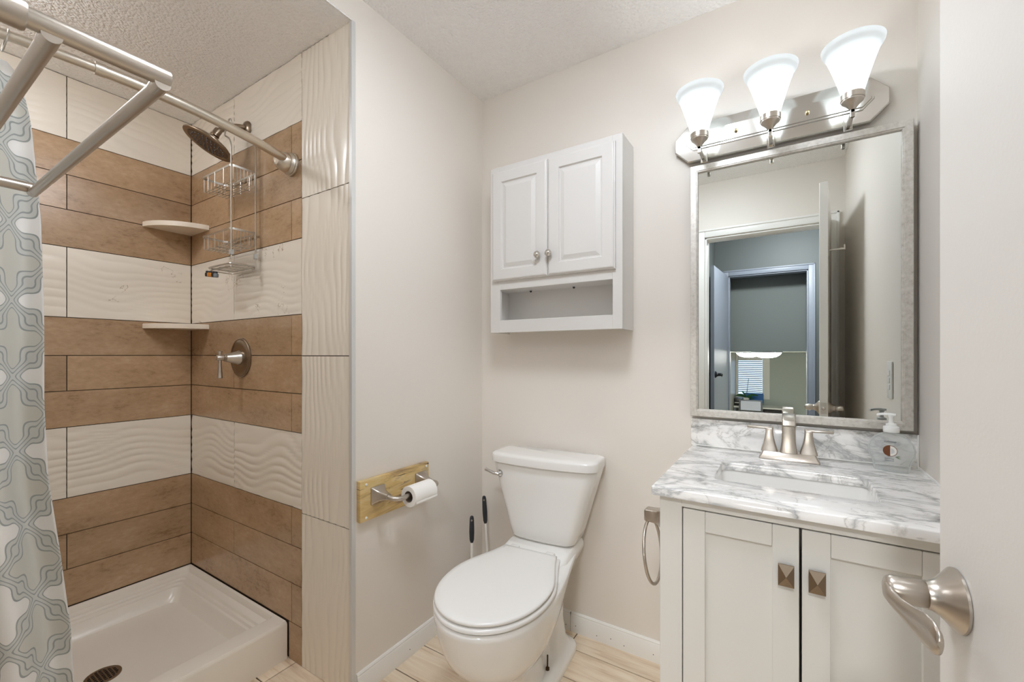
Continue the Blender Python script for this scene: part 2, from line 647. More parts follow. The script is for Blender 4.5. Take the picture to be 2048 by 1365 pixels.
ROWZ = [0.0, .1472, .301, .448, .597, .89, 1.04, 1.187, 1.345, 1.636, 1.791, 1.936, 2.084, ZS - .001]
ROWK = ['f', 'a', 'b', 'a', 'w', 'a', 'b', 'a', 'v', 'a', 'b', 'a', 'w']
G = .0016
def tile_rows(bm, P, smax, skip_first_until=None, white_joint=.43):
    for i, kind in enumerate(ROWK):
        t0, t1 = ROWZ[i] + G, ROWZ[i + 1] - G
        if kind == 'f':
            if skip_first_until is None:
                continue
            flat_tile(bm, P, skip_first_until, smax - G, t0, t1, 1, .4)
            continue
        if kind == 'a':
            cuts = [0, .883, smax]
        elif kind == 'b':
            cuts = [0, white_joint, smax] if smax < white_joint + .92 else [0, white_joint, white_joint + .9, smax]
        else:
            cuts = [0, white_joint, smax] if smax < white_joint + .92 else [0, white_joint, white_joint + .9, smax]
        for a_, b_ in zip(cuts[:-1], cuts[1:]):
            s0, s1 = a_ + (G if a_ > 0 else .003), b_ - G
            if s1 - s0 < .01:
                continue
            if kind in 'ab':
                flat_tile(bm, P, s0, s1, t0, t1, 1, random.random())
            else:
                wave_patch(bm, P, s0, s1, t0, t1, 1.3 * i + a_, 3 if kind == 'v' else 2, amp=.5 if kind == 'v' else .9)

# far long wall (faces +X), s runs from the corner towards the camera side
bm = B(); bm.faces.layers.float.new('tone')
box(bm, XS - .12, XS - .0042, YF - .12, YS + .02, 0, ZS)
tile_rows(bm, lambda s, t, h: Vector((XS + h, YS - s, t)), YS - YF, white_joint=.44)
struct('wall_shower_side', bm, [M['grout'], M['brown'], M['wave'], M['veined']], smooth=50)
# valve wall (faces -Y), s runs from the corner towards +X
bm = B(); bm.faces.layers.float.new('tone')
box(bm, XS - .01, XL - .012, YS + .0042, YS + .02, 0, ZS)
box(bm, XS - .01, XL - .12, YS + .02, YS + .12, 0, ZS)
PV_ = lambda s, t, h: Vector((XS + s, YS - h, t))
tile_rows(bm, PV_, -1.547 - XS, skip_first_until=-1.632 - XS)
zt = [0.0, .5855, 1.186, 1.7855, ZS - .001]
for i in range(4):
    wave_patch(bm, PV_, -1.547 - XS + G, XL - .013 - XS, zt[i] + G, zt[i + 1] - G, .8 + (1.9 * (i % 2)), 2, vertical=True, amp=.85)
struct('wall_shower_valve', bm, [M['grout'], M['brown'], M['wave'], M['veined']], smooth=50)

# ------------------------------------------------------------------ shower pan
t = thing('shower_pan', 'cream acrylic shower pan with raised front curb and stepped edge', 'shower pan', (-2.06, .44, 0))
PX0, PX1, PY0, PY1 = XS + .002, -1.635, YF + .002, YS - .002
table = [(0, 0, 0.0), (0, 0, .132), (.001, .002, .140), (.004, .006, .146), (.010, .070, .146), (.014, .080, .144), (.018, .085, .136), (.021, .087, .122),
         (.030, .088, .116), (.046, .089, .114), (.050, .090, .106), (.060, .091, .104), (.064, .092, .095), (.072, .094, .092), (.078, .096, .080),
         (.088, .102, .058), (.102, .112, .042), (.125, .13, .037)]
def pan_ring(ew, ec, z, n_=6):
    r = .006 if ew < .01 else min(.05, .012 + ew * .28)
    return [Vector((a_, b_, z)) for a_, b_ in rrect(PX0 + ew, PX1 - ec, PY0 + ew, PY1 - ew, r, n_)]
rings = [pan_ring(*q) for q in table]
cx, cy = -2.07, .508
last = rings[-1]
for k in (.35, .7, .9):
    rings.append([Vector((v.x + (cx - v.x) * k, v.y + (cy - v.y) * k, .037 - .009 * k)) for v in last])
bm = B(); loft(bm, rings, cap0=True, cap1=True)
obj('basin', bm, M['pan'], t, smooth=28)
bm = B(); lathe(bm, [(.051, .0285), (.051, .0325), (.046, .0335), (.041, .032), (.041, .0295)], (cx, cy, 0), seg=40, cap1=True)
dr = obj('drain', bm, M['bronze'], t)
bm = B(); lathe(bm, [(.0405, .0298), (.0405, .0304)], (cx, cy, 0), seg=32)
obj('drain_hole', bm, M['dark'], dr)
bm = B()
for i in range(-3, 4):
    hl = math.sqrt(max(0, .0408 ** 2 - (i * .0115 + .00575) ** 2))
    if hl > .004:
        box(bm, cx - hl, cx + hl, cy + i * .0115 + .0040, cy + i * .0115 + .0075, .0308, .0328)
        box(bm, cx + i * .0115 + .0040, cx + i * .0115 + .0075, cy - hl, cy + hl, .0309, .0329)
obj('grate', bm, M['bronze'], dr)

# ------------------------------------------------------------------ corner shelves
def corner_shelf(ztop, label):
    out = [(0, 0)]
    R_ = .193
    for k in range(25):
        a_ = PI / 2 * k / 24
        rr = R_ * (1 - .055 * math.sin(2 * a_))
        out.append((rr * math.cos(a_), rr * math.sin(a_)))
    bm = B()
    prism(bm, out, lambda a_, b_, q: Vector((XS + .001 + a_, YS - .001 - b_, q)), ztop - .022, ztop, .003)
    o = obj('corner_shelf', bm, M['ceramic_beige'])
    origin_to(o, (XS + .08, YS - .08, ztop - .022))
    return tag(o, label, 'shelf', 'corner shelves in the shower')
M['ceramic_beige'] = mat('cream_stone_shelf', (232, 220, 203), .3)
corner_shelf(1.806, 'upper cream corner shelf set in brown tile near shower head')
corner_shelf(1.334, 'lower cream corner shelf below the veined white tile row')

# ------------------------------------------------------------------ shower head
t = thing('overhead_shower', 'bronze nickel shower head on angled arm from tiled wall', 'shower head', (-1.95, YS, 2.16))
bm = B(); lathe(bm, [(.033, 0), (.033, .004), (.028, .010), (.016, .014), (.012, .015)], (-1.95, YS - .0005, 2.165), (0, -1, 0), 32)
obj('flange', bm, M['bronze'], t)
hd = Vector((-1.965, .800, 2.046))
nrm = Vector((-.20, -.42, -.88)).normalized()
neck = hd - nrm * .055
bm = B(); tube(bm, arc((-1.95, YS - .012, 2.165), (-1.952, .885, 2.163), tuple(neck - nrm * .012), 12), .0105, 14)
obj('shower_arm', bm, M['bronze'], t)
bm = B()
lathe(bm, [(.0135, -.075), (.0145, -.070), (.0145, -.050), (.0165, -.048), (.0165, -.044), (.0145, -.042), (.018, -.038), (.024, -.033), (.024, -.026), (.03, -.022), (.072, -.014), (.078, -.010), (.078, -.004), (.092, -.002), (.0935, .001), (.092, .004), (.076, .004), (.074, .0015)], hd, nrm, 48)
h_ = obj('spray_head', bm, M['bronze'], t)
bm = B(); lathe(bm, [(.0735, .0015), (.0735, .0035)], hd, nrm, 48)
u = nrm.cross(Vector((0, 0, 1))).normalized(); w = nrm.cross(u)
for ring_r, cnt in ((.015, 6), (.03, 12), (.045, 18), (.06, 24)):
    for k in range(cnt):
        q = hd + (u * math.cos(2 * PI * k / cnt) + w * math.sin(2 * PI * k / cnt)) * ring_r
        lathe(bm, [(.003, .003), (.002, .0055)], q, nrm, 6, mat=1)
obj('spray_face', bm, [mat('spray_plate', (112, 98, 84), .4, .9), M['black_metal']], h_)

# ------------------------------------------------------------------ shower valve
t = thing('shower_valve', 'bronze nickel round shower valve with cross lever on brown tile', 'shower valve', (-2.001, YS, 1.177))
c0 = (-2.001, YS - .0005, 1.177)
bm = B(); lathe(bm, [(.086, 0), (.086, .004), (.082, .007), (.078, .0065), (.074, .009), (.04, .011), (.034, .009)], c0, (0, -1, 0), 48)
obj('escutcheon', bm, M['bronze'], t)
bm = B(); lathe(bm, [(.031, .008), (.031, .012), (.028, .018), (.0165, .062), (.0175, .063), (.0175, .066), (.015, .067), (.015, .070), (.0125, .071)], c0, (0, -1, 0), 36)
obj('cone_sleeve', bm, M['nickel'], t)
bm = B()
lathe(bm, [(.010, .070), (.012, .072), (.012, .094), (.010, .098), (.006, .099)], c0, (0, -1, 0), 24)
ly = YS - .085
lathe(bm, [(.0055, .0), (.0055, .012), (.010, .024), (.010, .027), (.007, .029)], (-2.001, ly, 1.177), (0, 0, 1), 20)
lathe(bm, [(.0065, 0), (.0065, .03), (.0105, .080), (.011, .084), (.008, .087)], (-2.001, ly, 1.177), (0, 0, -1), 20)
obj('lever', bm, M['nickel'], t)

# ------------------------------------------------------------------ curved shower curtain rod
t = thing('shower_curtain_rod', 'curved satin nickel shower curtain rod with bell flange', 'curtain rod', (-1.607, YS, 1.932))
def rodx(y):
    return -1.607 + .112 * (1 - ((y - .441) / .5) ** 2)
def rod_pts(y0, y1, n_=20):
    return [(rodx(y0 + (y1 - y0) * i / n_), y0 + (y1 - y0) * i / n_, 1.932) for i in range(n_ + 1)]
satin = mat('satin_nickel_rod', (214, 206, 194), .3, 1)
bm = B(); tube(bm, rod_pts(.36, .905), .0150, 16); tube(bm, rod_pts(.352, .372, 3), .0165, 16)
obj('outer_tube', bm, satin, t)
bm = B(); tube(bm, rod_pts(YF + .03, .37), .0118, 16)
obj('inner_tube', bm, satin, t)
def bell(y, d):
    bm = B()
    lathe(bm, [(.044, 0), (.044, .006), (.041, .010), (.042, .013), (.039, .020), (.036, .024), (.037, .028), (.033, .046), (.024, .062), (.021, .064), (.018, .060)], (-1.607, y, 1.928), (0, d, 0), 36)
    return bm
obj('flange', bell(YS - .0005, -1), satin, t)
obj('flange', bell(YF + .0005, 1), satin, t)

# ------------------------------------------------------------------ shower curtain
def edge_y(z):
    q = [(0.1, .345), (.31, .334), (.465, .327), (.676, .306), (.88, .283), (1.07, .276), (1.28, .277), (1.53, .274), (1.76, .259), (1.90, .238), (1.93, .225)]
    for (z0, y0), (z1, y1) in zip(q[:-1], q[1:]):
        if z <= z1:
            return y0 + (y1 - y0) * max(0, (z - z0)) / (z1 - z0)
    return q[-1][1]
def curtain_pt(u, z):
    ye = edge_y(z)
    y = .012 + (ye - .012) * u
    amp = .024 * min(1, .2 + (1.92 - z) * 1.2)
    x = -1.592 + amp * math.sin(2 * PI * (u * 2.6 + .10 * math.sin(z * 1.7)) + 2.5) + .006 * math.sin(z * 5 + u * 9)
    return Vector((x, y, z))
bm = B()
uvl = bm.loops.layers.uv.new('UVMap')
NU, NZ = 90, 70
grid = []
ucoord = []
for i in range(NU + 1):
    col = []
    for k in range(NZ + 1):
        z = .10 + (1.908 - .10) * k / NZ
        u = i / NU
        p_ = curtain_pt(u, z)
        if k >= NZ - 3 and u > .93:
            p_.z -= (u - .93) / .07 * .006 * (k - NZ + 4)
        col.append(bm.verts.new(p_))
    grid.append(col)
arcs = [[0.0] * (NU + 1) for _ in range(NZ + 1)]
for k in range(NZ + 1):
    for i in range(NU - 1, -1, -1):
        arcs[k][i] = arcs[k][i + 1] + (grid[i][k].co - grid[i + 1][k].co).length
for i in range(NU):
    for k in range(NZ):
        f = bm.faces.new((grid[i][k], grid[i + 1][k], grid[i + 1][k + 1], grid[i][k + 1]))
        for lp, (ii, kk) in zip(f.loops, ((i, k), (i + 1, k), (i + 1, k + 1), (i, k + 1))):
            lp[uvl].uv = (arcs[kk][ii] * .92 + .012, .10 + 1.815 * kk / NZ)
o = obj('shower_curtain', bm, M['curtain'], smooth=180)
md = o.modifiers.new('thickness', 'SOLIDIFY'); md.thickness = .0012
origin_to(o, (-1.59, .12, .10))
tag(o, 'white shower curtain with grey trellis pattern gathered at left', 'shower curtain')
# curtain rings over the rod
for k, y in enumerate((.205, .12, .04)):
    bm = B()
    ctr = Vector((rodx(y), y, 1.932 - .013))
    tube(bm, [ctr + Vector((.022 * math.cos(a_), .004 * math.sin(a_), .026 * math.sin(a_))) for a_ in [2 * PI * i / 24 for i in range(24)]], .0017, 8, closed=True)
    o = obj('curtain_ring', bm, M['wire'])
    origin_to(o, ctr)
    tag(o, ['metal curtain ring at the gathered edge of the shower curtain', 'middle metal ring holding the gathered shower curtain', 'metal curtain ring nearest the front wall on rod'][k], 'curtain ring', 'shower curtain rings')

# ------------------------------------------------------------------ double towel bar above the camera's left
t = thing('towel_rack', 'brushed nickel double towel bar with telescoping posts in the foreground', 'towel rack', (-1.05, YF, 1.55))
for x in (-.70, -1.41):
    bm = B()
    z = 1.561
    lathe(bm, [(.030, 0), (.030, .006), (.016, .010), (.0162, .166), (.0150, .168)], (x, YF + .0005, z), (0, 1, 0), 28)
    lathe(bm, [(.0112, .160), (.0112, .297), (.0105, .2985)], (x, YF, z), (0, 1, 0), 24)
    obj('post', bm, M['nickel'], t)
for y in (.128, .230):
    bm = B()
    tube(bm, [(-.695, y, 1.551), (-1.414, y, 1.551)], .0090, 20)
    for x in (-.700, -1.41):
        tube(bm, [(x - .022 if x > -1 else x + .022, y, 1.551), (x, y, 1.556)], .0094, 20)
    obj('bar', bm, M['nickel'], t)

# ------------------------------------------------------------------ shower caddy hanging on the shower arm
t = thing('shower_caddy', 'silver wire shower caddy with two baskets hanging from shower arm', 'shower caddy', (-1.97, .88, 1.54))
XA, YA, YW = -1.850, .833, .926
bm = B()
tube(bm, arc((-1.9375, .868, 2.1575), (-1.925, .835, 2.09), (-1.90, .835, 2.075), 6)[:-1] + arc((-1.90, .835, 2.075), (XA, YA, 2.055), (XA, YA, 2.01), 6) + [(XA, YA, 1.57)], .0030, 8)
tube(bm, arc((-1.9375, .875, 2.1575), (-1.92, .90, 2.10), (-1.88, .925, 2.085), 6)[:-1] + arc((-1.88, .925, 2.085), (XA, YW, 2.075), (XA, YW, 2.04), 6) + [(XA, YW, 1.56)] + arc((XA, YW, 1.555), (XA, YW, 1.545), (XA - .006, YW - .006, 1.545), 4), .0030, 8)
tube(bm, [(-1.951 + .0145 * math.cos(a_), .872, 2.1625 + .0145 * math.sin(a_)) for a_ in [2 * PI * i / 20 for i in range(20)]], .003, 8, closed=True)
obj('hanger_frame', bm, M['wire'], t)
def wire_basket(zr, zb):
    x0, x1, y0, y1 = -2.100, XA + .004, YA - .004, YW + .004
    bm = B()
    rim = [Vector((a_, b_, zr)) for a_, b_ in rrect(x0, x1, y0, y1, .014, 4)]
    rings_ = []
    loft(bm, [[v + Vector((0, 0, -.004)) for v in rim], [v + Vector((0, 0, .004)) for v in rim]], False, False)
    r2 = [Vector((a_, b_, zr)) for a_, b_ in rrect(x0 + .0022, x1 - .0022, y0 + .0022, y1 - .0022, .012, 4)]
    loft(bm, [[v + Vector((0, 0, .004)) for v in rim], [v + Vector((0, 0, .004)) for v in r2], [v + Vector((0, 0, -.004)) for v in r2], [v + Vector((0, 0, -.004)) for v in rim]], False, False)
    for k in range(7):
        y = y0 + .010 + (y1 - y0 - .02) * k / 6
        tube(bm, [(x1 - .001, y, zr), (x1 - .001, y, zb + .006), (x1 - .007, y, zb), (x0 + .007, y, zb), (x0 + .001, y, zb + .006), (x0 + .001, y, zr)], .0014, 6)
    for k in (0, 1):
        y = y0 + .001 if k == 0 else y1 - .001
        for x in (x0 + .06, x0 + .12, x1 - .06):
            tube(bm, [(x, y, zr), (x, y, zb)], .0014, 6)
    for x in (x0 + .06, x0 + .12, x1 - .06):
        tube(bm, [(x, y0, zb - .002), (x, y1, zb - .002)], .0016, 6)
    return bm
obj('basket', wire_basket(1.946, 1.886), M['wire'], t)
obj('basket', wire_basket(1.694, 1.640), M['wire'], t)
bm = B()
tr_ = [Vector((a_, b_, 1.555)) for a_, b_ in rrect(-2.045, XA + .004, YA - .004, YW + .002, .018, 4)]
tube(bm, tr_, .0036, 8, closed=True)
tr_ = [Vector((a_, b_, 1.544)) for a_, b_ in rrect(-2.04, XA, YA, YW, .018, 4)]
tube(bm, tr_, .0024, 8, closed=True)
for k in range(6):
    y = YA + .012 + .014 * k
    tube(bm, [(-2.042, y, 1.552), (XA, y, 1.552)], .0014, 6)
for x in (-2.0, -1.95, -1.9):
    tube(bm, [(x, YA, 1.550), (x, YW, 1.550)], .0014, 6)
tube(bm, [(-2.075, YA + .004, 1.553), (-2.04, YA + .004, 1.541)], .0011, 6)
tube(bm, [(XA, YW - .002, 1.548), (XA + .02, YW - .012, 1.556)], .0011, 6)
obj('soap_tray', bm, M['wire'], t)
for y in (YA, YW):
    bm = B(); box(bm, XA - .008, XA + .009, y - .006, y + .006, 1.588, 1.608, .002)
    obj('clip', bm, M['clear_plastic'], t)
bm = B(); tube(bm, [(-2.062, YA - .004, 1.545), (-1.985, YA - .004, 1.534)], .0016, 6)
obj('hook_rail', bm, M['wire'], t)
# small bottles hanging under the tray
for k in range(5):
    x = -2.040 + .019 * k
    z = 1.541 - .0028 * k
    amber = k in (1, 2)
    bt = thing('travel_bottle', ['leftmost tiny black travel bottle hanging under shower caddy tray', 'tiny amber travel bottle second from left under shower caddy', 'tiny amber travel bottle in the middle under shower caddy', 'tiny black travel bottle right of the amber ones under caddy', 'rightmost tiny grey travel bottle hanging under shower caddy tray'][k], 'bottle', (x, YA - .006, z - .022), group='travel bottles under the shower caddy')
    bm = B(); lathe(bm, [(.006, 0), (.0085, .001), (.0090, .004), (.0090, .014), (.006, .017)], (x, YA - .006, z - .022), (0, 0, 1), 14)
    obj('bottle_body', bm, M['amber'] if amber else (M['black'] if k != 4 else M['grey']), bt)
    bm = B(); lathe(bm, [(.0062, .016), (.0062, .022), (.005, .0235)], (x, YA - .006, z - .022), (0, 0, 1), 12)
    obj('cap', bm, M['black'], bt)

# ------------------------------------------------------------------ toilet paper holder on wooden board
t = thing('toilet_paper_holder', 'brushed nickel toilet paper holder mounted on streaky wooden board', 'toilet paper holder', (XL, 1.12, .68))
XF = XL + .020
bm = B(); box(bm, XL + .0005, XF, .960, 1.298, .607, .750, .002)
obj('board', bm, M['board'], t)
for y, z in ((.985, .735), (1.283, .735), (.985, .619), (1.283, .622)):
    bm = B(); lathe(bm, [(.0048, 0), (.0048, .0012), (.003, .003), (.001, .0035)], (XF, y, z), (1, 0, 0), 14)
    obj('screw', bm, M['white_plastic'], t)
def flared_post(y, z, tip_y):
    bm = B()
    rings_ = []
    for d_, h_w, yy in ((0, .031, y), (.004, .031, y), (.012, .024, y + (tip_y - y) * .02), (.025, .017, y + (tip_y - y) * .05), (.042, .0125, y + (tip_y - y) * .1), (.056, .0105, y + (tip_y - y) * .15)):
        rings_.append([Vector((XF + d_, yy + a_, z + b_)) for a_, b_ in rrect(-h_w, h_w, -h_w, h_w, h_w * (.12 + d_ * 9), 4)])
    loft(bm, rings_)
    return bm
obj('post', flared_post(1.035, .688, 1.05), M['nickel'], t)
obj('post', flared_post(1.252, .688, 1.24), M['nickel'], t)
bm = B()
tube(bm, [(XF + .05, 1.037, .688)] + arc((XF + .058, 1.038, .686), (XF + .092, 1.045, .678), (XF + .088, 1.085, .680), 8) + [(XF + .086, 1.16, .682), (XF + .086, 1.245, .684)] + arc((XF + .086, 1.247, .684), (XF + .088, 1.256, .688), (XF + .054, 1.254, .688), 6), .0085, 14)
obj('roll_bar', bm, M['nickel'], t)
t = thing('toilet_paper_roll', 'nearly finished white toilet paper roll on the nickel holder', 'toilet paper', (XF + .086, 1.155, .68))
ctr = (XF + .086, 1.102, .675)
bm = B(); lathe(bm, [(.0205, 0), (.037, .0), (.038, .001), (.038, .111), (.037, .112), (.0205, .112)], ctr, (0, 1, 0), 40, False, False)
box(bm, ctr[0] + .0372, ctr[0] + .0386, 1.103, 1.213, .655, .662, .0003, 1)
obj('tissue', bm, M['paper'], t)
bm = B(); lathe(bm, [(.0195, .001), (.0206, .001), (.0206, .111), (.0195, .111), (.0195, .001)], ctr, (0, 1, 0), 32, False, False)
obj('core', bm, M['card'], t)

# ------------------------------------------------------------------ toilet
t = thing('toilet', 'white two-piece toilet with closed elongated lid between wall and vanity', 'toilet', (-.81, 1.35, 0))
TX = -.803
def egg(yf, yb, yc, W, Wb, z, n_=26, x0=TX, square=2.2):
    """outline: semi-ellipse at the front (yf..yc) easing to half width Wb at the back yb"""
    right = []
    for i in range(n_ + 1):
        s_ = i / n_
        if s_ < .6:
            q = s_ / .6
            y = yc - (yc - yf) * math.cos(q * PI / 2)
            e = (yc - y) / (yc - yf)
            wv = W * (max(0, 1 - e ** square)) ** (1 / 2.0)
        else:
            q = (s_ - .6) / .4
            y = yc + (yb - yc) * q
            wv = Wb + (W - Wb) * (.45 * math.cos(PI * q / 2) + .55 * (.5 + .5 * math.cos(PI * q)))
        right.append((wv, y))
    pts = [Vector((x0 + w_, y, z)) for w_, y in right] + [Vector((x0 - w_, y, z)) for w_, y in right[::-1]]
    # merge the doubled front point slightly apart
    pts[0].x += .0005
    pts[-1].x -= .0005
    return pts
bm = B()
bowl = [(.0, 1.075, 1.58, 1.18, .100, .058), (.012, 1.07, 1.585, 1.18, .103, .058), (.05, 1.072, 1.58, 1.17, .098, .054), (.10, 1.070, 1.57, 1.17, .094, .052), (.15, 1.060, 1.57, 1.17, .096, .054), (.18, 1.045, 1.57, 1.17, .104, .058), (.20, 1.015, 1.57, 1.18, .124, .066), (.225, .980, 1.57, 1.18, .146, .078), (.26, .954, 1.58, 1.18, .163, .090), (.30, .936, 1.60, 1.18, .174, .102), (.345, .924, 1.63, 1.17, .181, .114), (.385, .915, 1.65, 1.17, .185, .125), (.398, .913, 1.655, 1.17, .185, .128), (.404, .917, 1.653, 1.17, .181, .126)]
loft(bm, [egg(yf, yb, yc, W, Wb, z) for z, yf, yb, yc, W, Wb in bowl])
obj('bowl', bm, M['ceramic'], t, smooth=60)
bm = B()
loft(bm, [[Vector((TX + a_, b_, z)) for a_, b_ in rrect(-hw, hw, y0, y1, min(.05, hw * .9), 8)] for z, hw, y0, y1 in ((0.0005, .134, 1.265, 1.60), (.022, .135, 1.262, 1.602), (.030, .130, 1.268, 1.598), (.036, .110, 1.40, 1.592), (.06, .094, 1.43, 1.588), (.14, .084, 1.45, 1.585), (.24, .086, 1.46, 1.585), (.32, .098, 1.43, 1.60))])
obj('foot', bm, M['ceramic'], t, smooth=60)
bm = B()
loft(bm, [[Vector((TX + a_, b_, z)) for a_, b_ in rrect(-hw, hw, y0, 1.665, .03, 6)] for z, hw, y0 in ((.30, .10, 1.42), (.34, .118, 1.40), (.385, .136, 1.40), (.402, .140, 1.405), (.412, .138, 1.41), (.426, .13, 1.46))])
obj('deck', bm, M['ceramic'], t, smooth=60)
bm = B()
seat = [(.4075, .932, 1.415), (.4085, .920, 1.42), (.413, .914, 1.422), (.420, .914, 1.422), (.4245, .918, 1.42), (.4255, .928, 1.415)]
loft(bm, [egg(yf, yb, 1.165, .187 - abs(yf - .914) * .8, .118, z) for z, yf, yb in seat])
obj('seat', bm, M['seat'], t, smooth=50)
bm = B()
lid = [(.4295, .926, 1.402, .174), (.4305, .920, 1.408, .180), (.4345, .918, 1.41, .1825), (.4385, .919, 1.41, .182), (.4415, .924, 1.407, .178), (.4428, .945, 1.39, .162), (.4435, 1.02, 1.33, .105)]
loft(bm, [egg(yf, yb, 1.16, W, max(.02, W - .072), z) for z, yf, yb, W in lid])
obj('seat_lid', bm, M['seat'], t, smooth=50)
for sx in (-1, 1):
    bm = B(); box(bm, TX + sx * .075 - .018, TX + sx * .075 + .018, 1.408, 1.440, .402, .436, .006, 3)
    obj('hinge', bm, M['seat'], t)
TC = TX
def tank_ring(z, hw, y0, y1, bow, r=.03):
    pts = []
    for a_, b_ in rrect(-hw, hw, y0, y1, r, 6):
        if b_ < (y0 + y1) / 2:
            b_ -= bow * max(0, 1 - (a_ / hw) ** 2)
        pts.append(Vector((TC + a_, b_, z)))
    return pts
def rrect_dense(hw, y0, y1, r):
    base = rrect(-hw, hw, y0, y1, r, 6)
    out_ = []
    for i, p_ in enumerate(base):
        q_ = base[(i + 1) % len(base)]
        out_.append(p_)
        if math.hypot(p_[0] - q_[0], p_[1] - q_[1]) > .06:
            for k in range(1, 12):
                out_.append((p_[0] + (q_[0] - p_[0]) * k / 12, p_[1] + (q_[1] - p_[1]) * k / 12))
    return out_
def tank_ring2(z, hw, y0, y1, bow, r=.03):
    return [Vector((TC + a_, b_ - (bow * max(0, 1 - (a_ / hw) ** 2) if b_ < (y0 + y1) / 2 - .0 else 0), z)) for a_, b_ in rrect_dense(hw, y0, y1, r)]
bm = B()
loft(bm, [tank_ring2(*q) for q in ((.4265, .108, 1.535, 1.655, .008, .03), (.430, .126, 1.518, 1.665, .010, .03), (.440, .139, 1.510, 1.660, .012, .03), (.48, .152, 1.508, 1.661, .014, .032), (.56, .176, 1.507, 1.662, .016, .034), (.66, .206, 1.506, 1.662, .019, .036), (.735, .2275, 1.505, 1.662, .022, .036), (.740, .2255, 1.507, 1.660, .022, .036))])
obj('tank', bm, M['ceramic'], t, smooth=60)
bm = B()
loft(bm, [tank_ring2(*q) for q in ((.738, .225, 1.502, 1.662, .022, .034), (.7395, .231, 1.494, 1.664, .025, .036), (.766, .232, 1.493, 1.664, .025, .036), (.773, .230, 1.496, 1.662, .025, .036), (.7765, .222, 1.504, 1.657, .024, .036), (.778, .205, 1.522, 1.655, .02, .034))])
obj('tank_lid', bm, M['ceramic'], t, smooth=60)
bm = B()
lx, lyy, lz = -.985, 1.4985, .690
lathe(bm, [(.016, -.004), (.016, .004), (.012, .010), (.008, .016)], (lx, lyy + .003, lz), (-.15, -1, 0), 22)
tube(bm, [(lx, lyy - .013, lz), (lx - .018, lyy - .02, lz + .003), (lx - .040, lyy - .022, lz + .011), (lx - .058, lyy - .020, lz + .015)], [.0065, .0065, .0058, .0075], 12)
obj('flush_lever', bm, M['chrome'], t, label='chrome flush lever')
bm = B(); lathe(bm, [(.011, 0), (.011, .003), (.007, .004), (.007, .012)], (TX + .088, 1.372, .030), (0, 0, 1), 16); lathe(bm, [(.0028, .010), (.0028, .058)], (TX + .088, 1.372, .030), (0, 0, 1), 10)
obj('bolt', bm, M['rust'], t, label='rusty exposed closet bolt')

t.rotation_euler = (0, 0, math.radians(5))
t.location.x -= .009
t.location.y += .009
# ------------------------------------------------------------------ brush and plunger between toilet and wall
def handled_brush(name, x, y, ztop, grip, label, cat, lean):
    t = thing(name, label, cat, (x, y, 0), group='cleaning tools behind the toilet')
    top = Vector((x + lean, y, ztop))
    bm = B()
    if name == 'toilet_brush':
        lathe(bm, [(.045, .0005), (.048, .004), (.050, .10), (.046, .125), (.030, .135)], (x, y, 0), (0, 0, 1), 28)
        obj('holder', bm, M['white_plastic'], t)
    else:
        lathe(bm, [(.052, .0005), (.055, .01), (.050, .06), (.025, .085), (.014, .11)], (x, y, 0), (0, 0, 1), 28)
        obj('plunger_cup', bm, M['rubber'], t)
    bm = B(); tube(bm, [(x, y, .10), top - Vector((lean * .3, 0, grip * .9))], .006, 12)
    obj('shaft', bm, M['white_plastic'], t)
    d = (top - Vector((x, y, .1))).normalized()
    bm = B()
    prof = [(.0065, -grip), (.010, -grip * .9), (.0115, -grip * .6), (.0105, -grip * .3), (.0095, -.012), (.0075, -.003), (.004, 0)]
    lathe(bm, prof, top, d, 16)
    g_ = obj('grip', bm, M['rubber'], t, label='dark rubber grip')
    bm = B(); lathe(bm, [(.0042, 0), (.0042, .003)], top + Vector((.006, -.008, -.016)), (.5, -.85, 0), 10)
    obj('hang_hole', bm, M['hook_metal'], g_)
handled_brush('toilet_brush', -1.168, 1.508, .471, .118, 'white toilet brush with dark grip nearer the bowl', 'toilet brush', 0)
handled_brush('plunger', -1.166, 1.638, .519, .128, 'dark gripped plunger standing in the wall corner behind toilet', 'plunger', -.03)

# ------------------------------------------------------------------ wall cabinet above the toilet
t = thing('wall_cabinet', 'white two-door wall cabinet with open shelf above the toilet', 'cabinet', (-.80, YB, 1.29))
CX0, CX1, CY, CZ0, CZ1 = -1.101, -.501, 1.558, 1.287, 2.018
bm = B()
box(bm, CX0, CX0 + .014, CY + .016, YB - .0005, CZ0, CZ1)
box(bm, CX1 - .014, CX1, CY + .016, YB - .0005, CZ0, CZ1)
box(bm, CX0 + .014, CX1 - .014, CY + .016, YB - .0005, CZ1 - .014, CZ1)
box(bm, CX0 + .014, CX1 - .014, CY + .016, YB - .0005, CZ0 + .040, CZ0 + .054)
box(bm, CX0 + .014, CX1 - .014, CY + .016, YB - .008, 1.478, 1.492)
obj('carcass', bm, M['cab'], t, smooth=0)
bm = B(); box(bm, CX0 + .014, CX1 - .014, YB - .008, YB - .001, CZ0 + .054, CZ1 - .014)
obj('back_panel', bm, M['cab'], t, smooth=0)
bm = B()
box(bm, CX0, CX0 + .051, CY, CY + .016, CZ0, CZ1, .0012, 1)
box(bm, CX1 - .038, CX1, CY, CY + .016, CZ0, CZ1, .0012, 1)
box(bm, CX0 + .051, CX1 - .038, CY, CY + .016, CZ0, 1.341, .0012, 1)
box(bm, CX0 + .051, CX1 - .038, CY, CY + .016, 1.475, 1.530, .0012, 1)
box(bm, CX0 + .051, CX1 - .038, CY, CY + .016, 1.97, CZ1, .0012, 1)
obj('face_frame', bm, M['cab'], t, smooth=0)
for x in (-.955, -.745):
    bm = B(); lathe(bm, [(.005, 0), (.005, .004), (.003, .007)], (x, YB - .030, 1.478), (0, 0, -1), 12)
    obj('hole_plug', bm, M['rubber'], t)
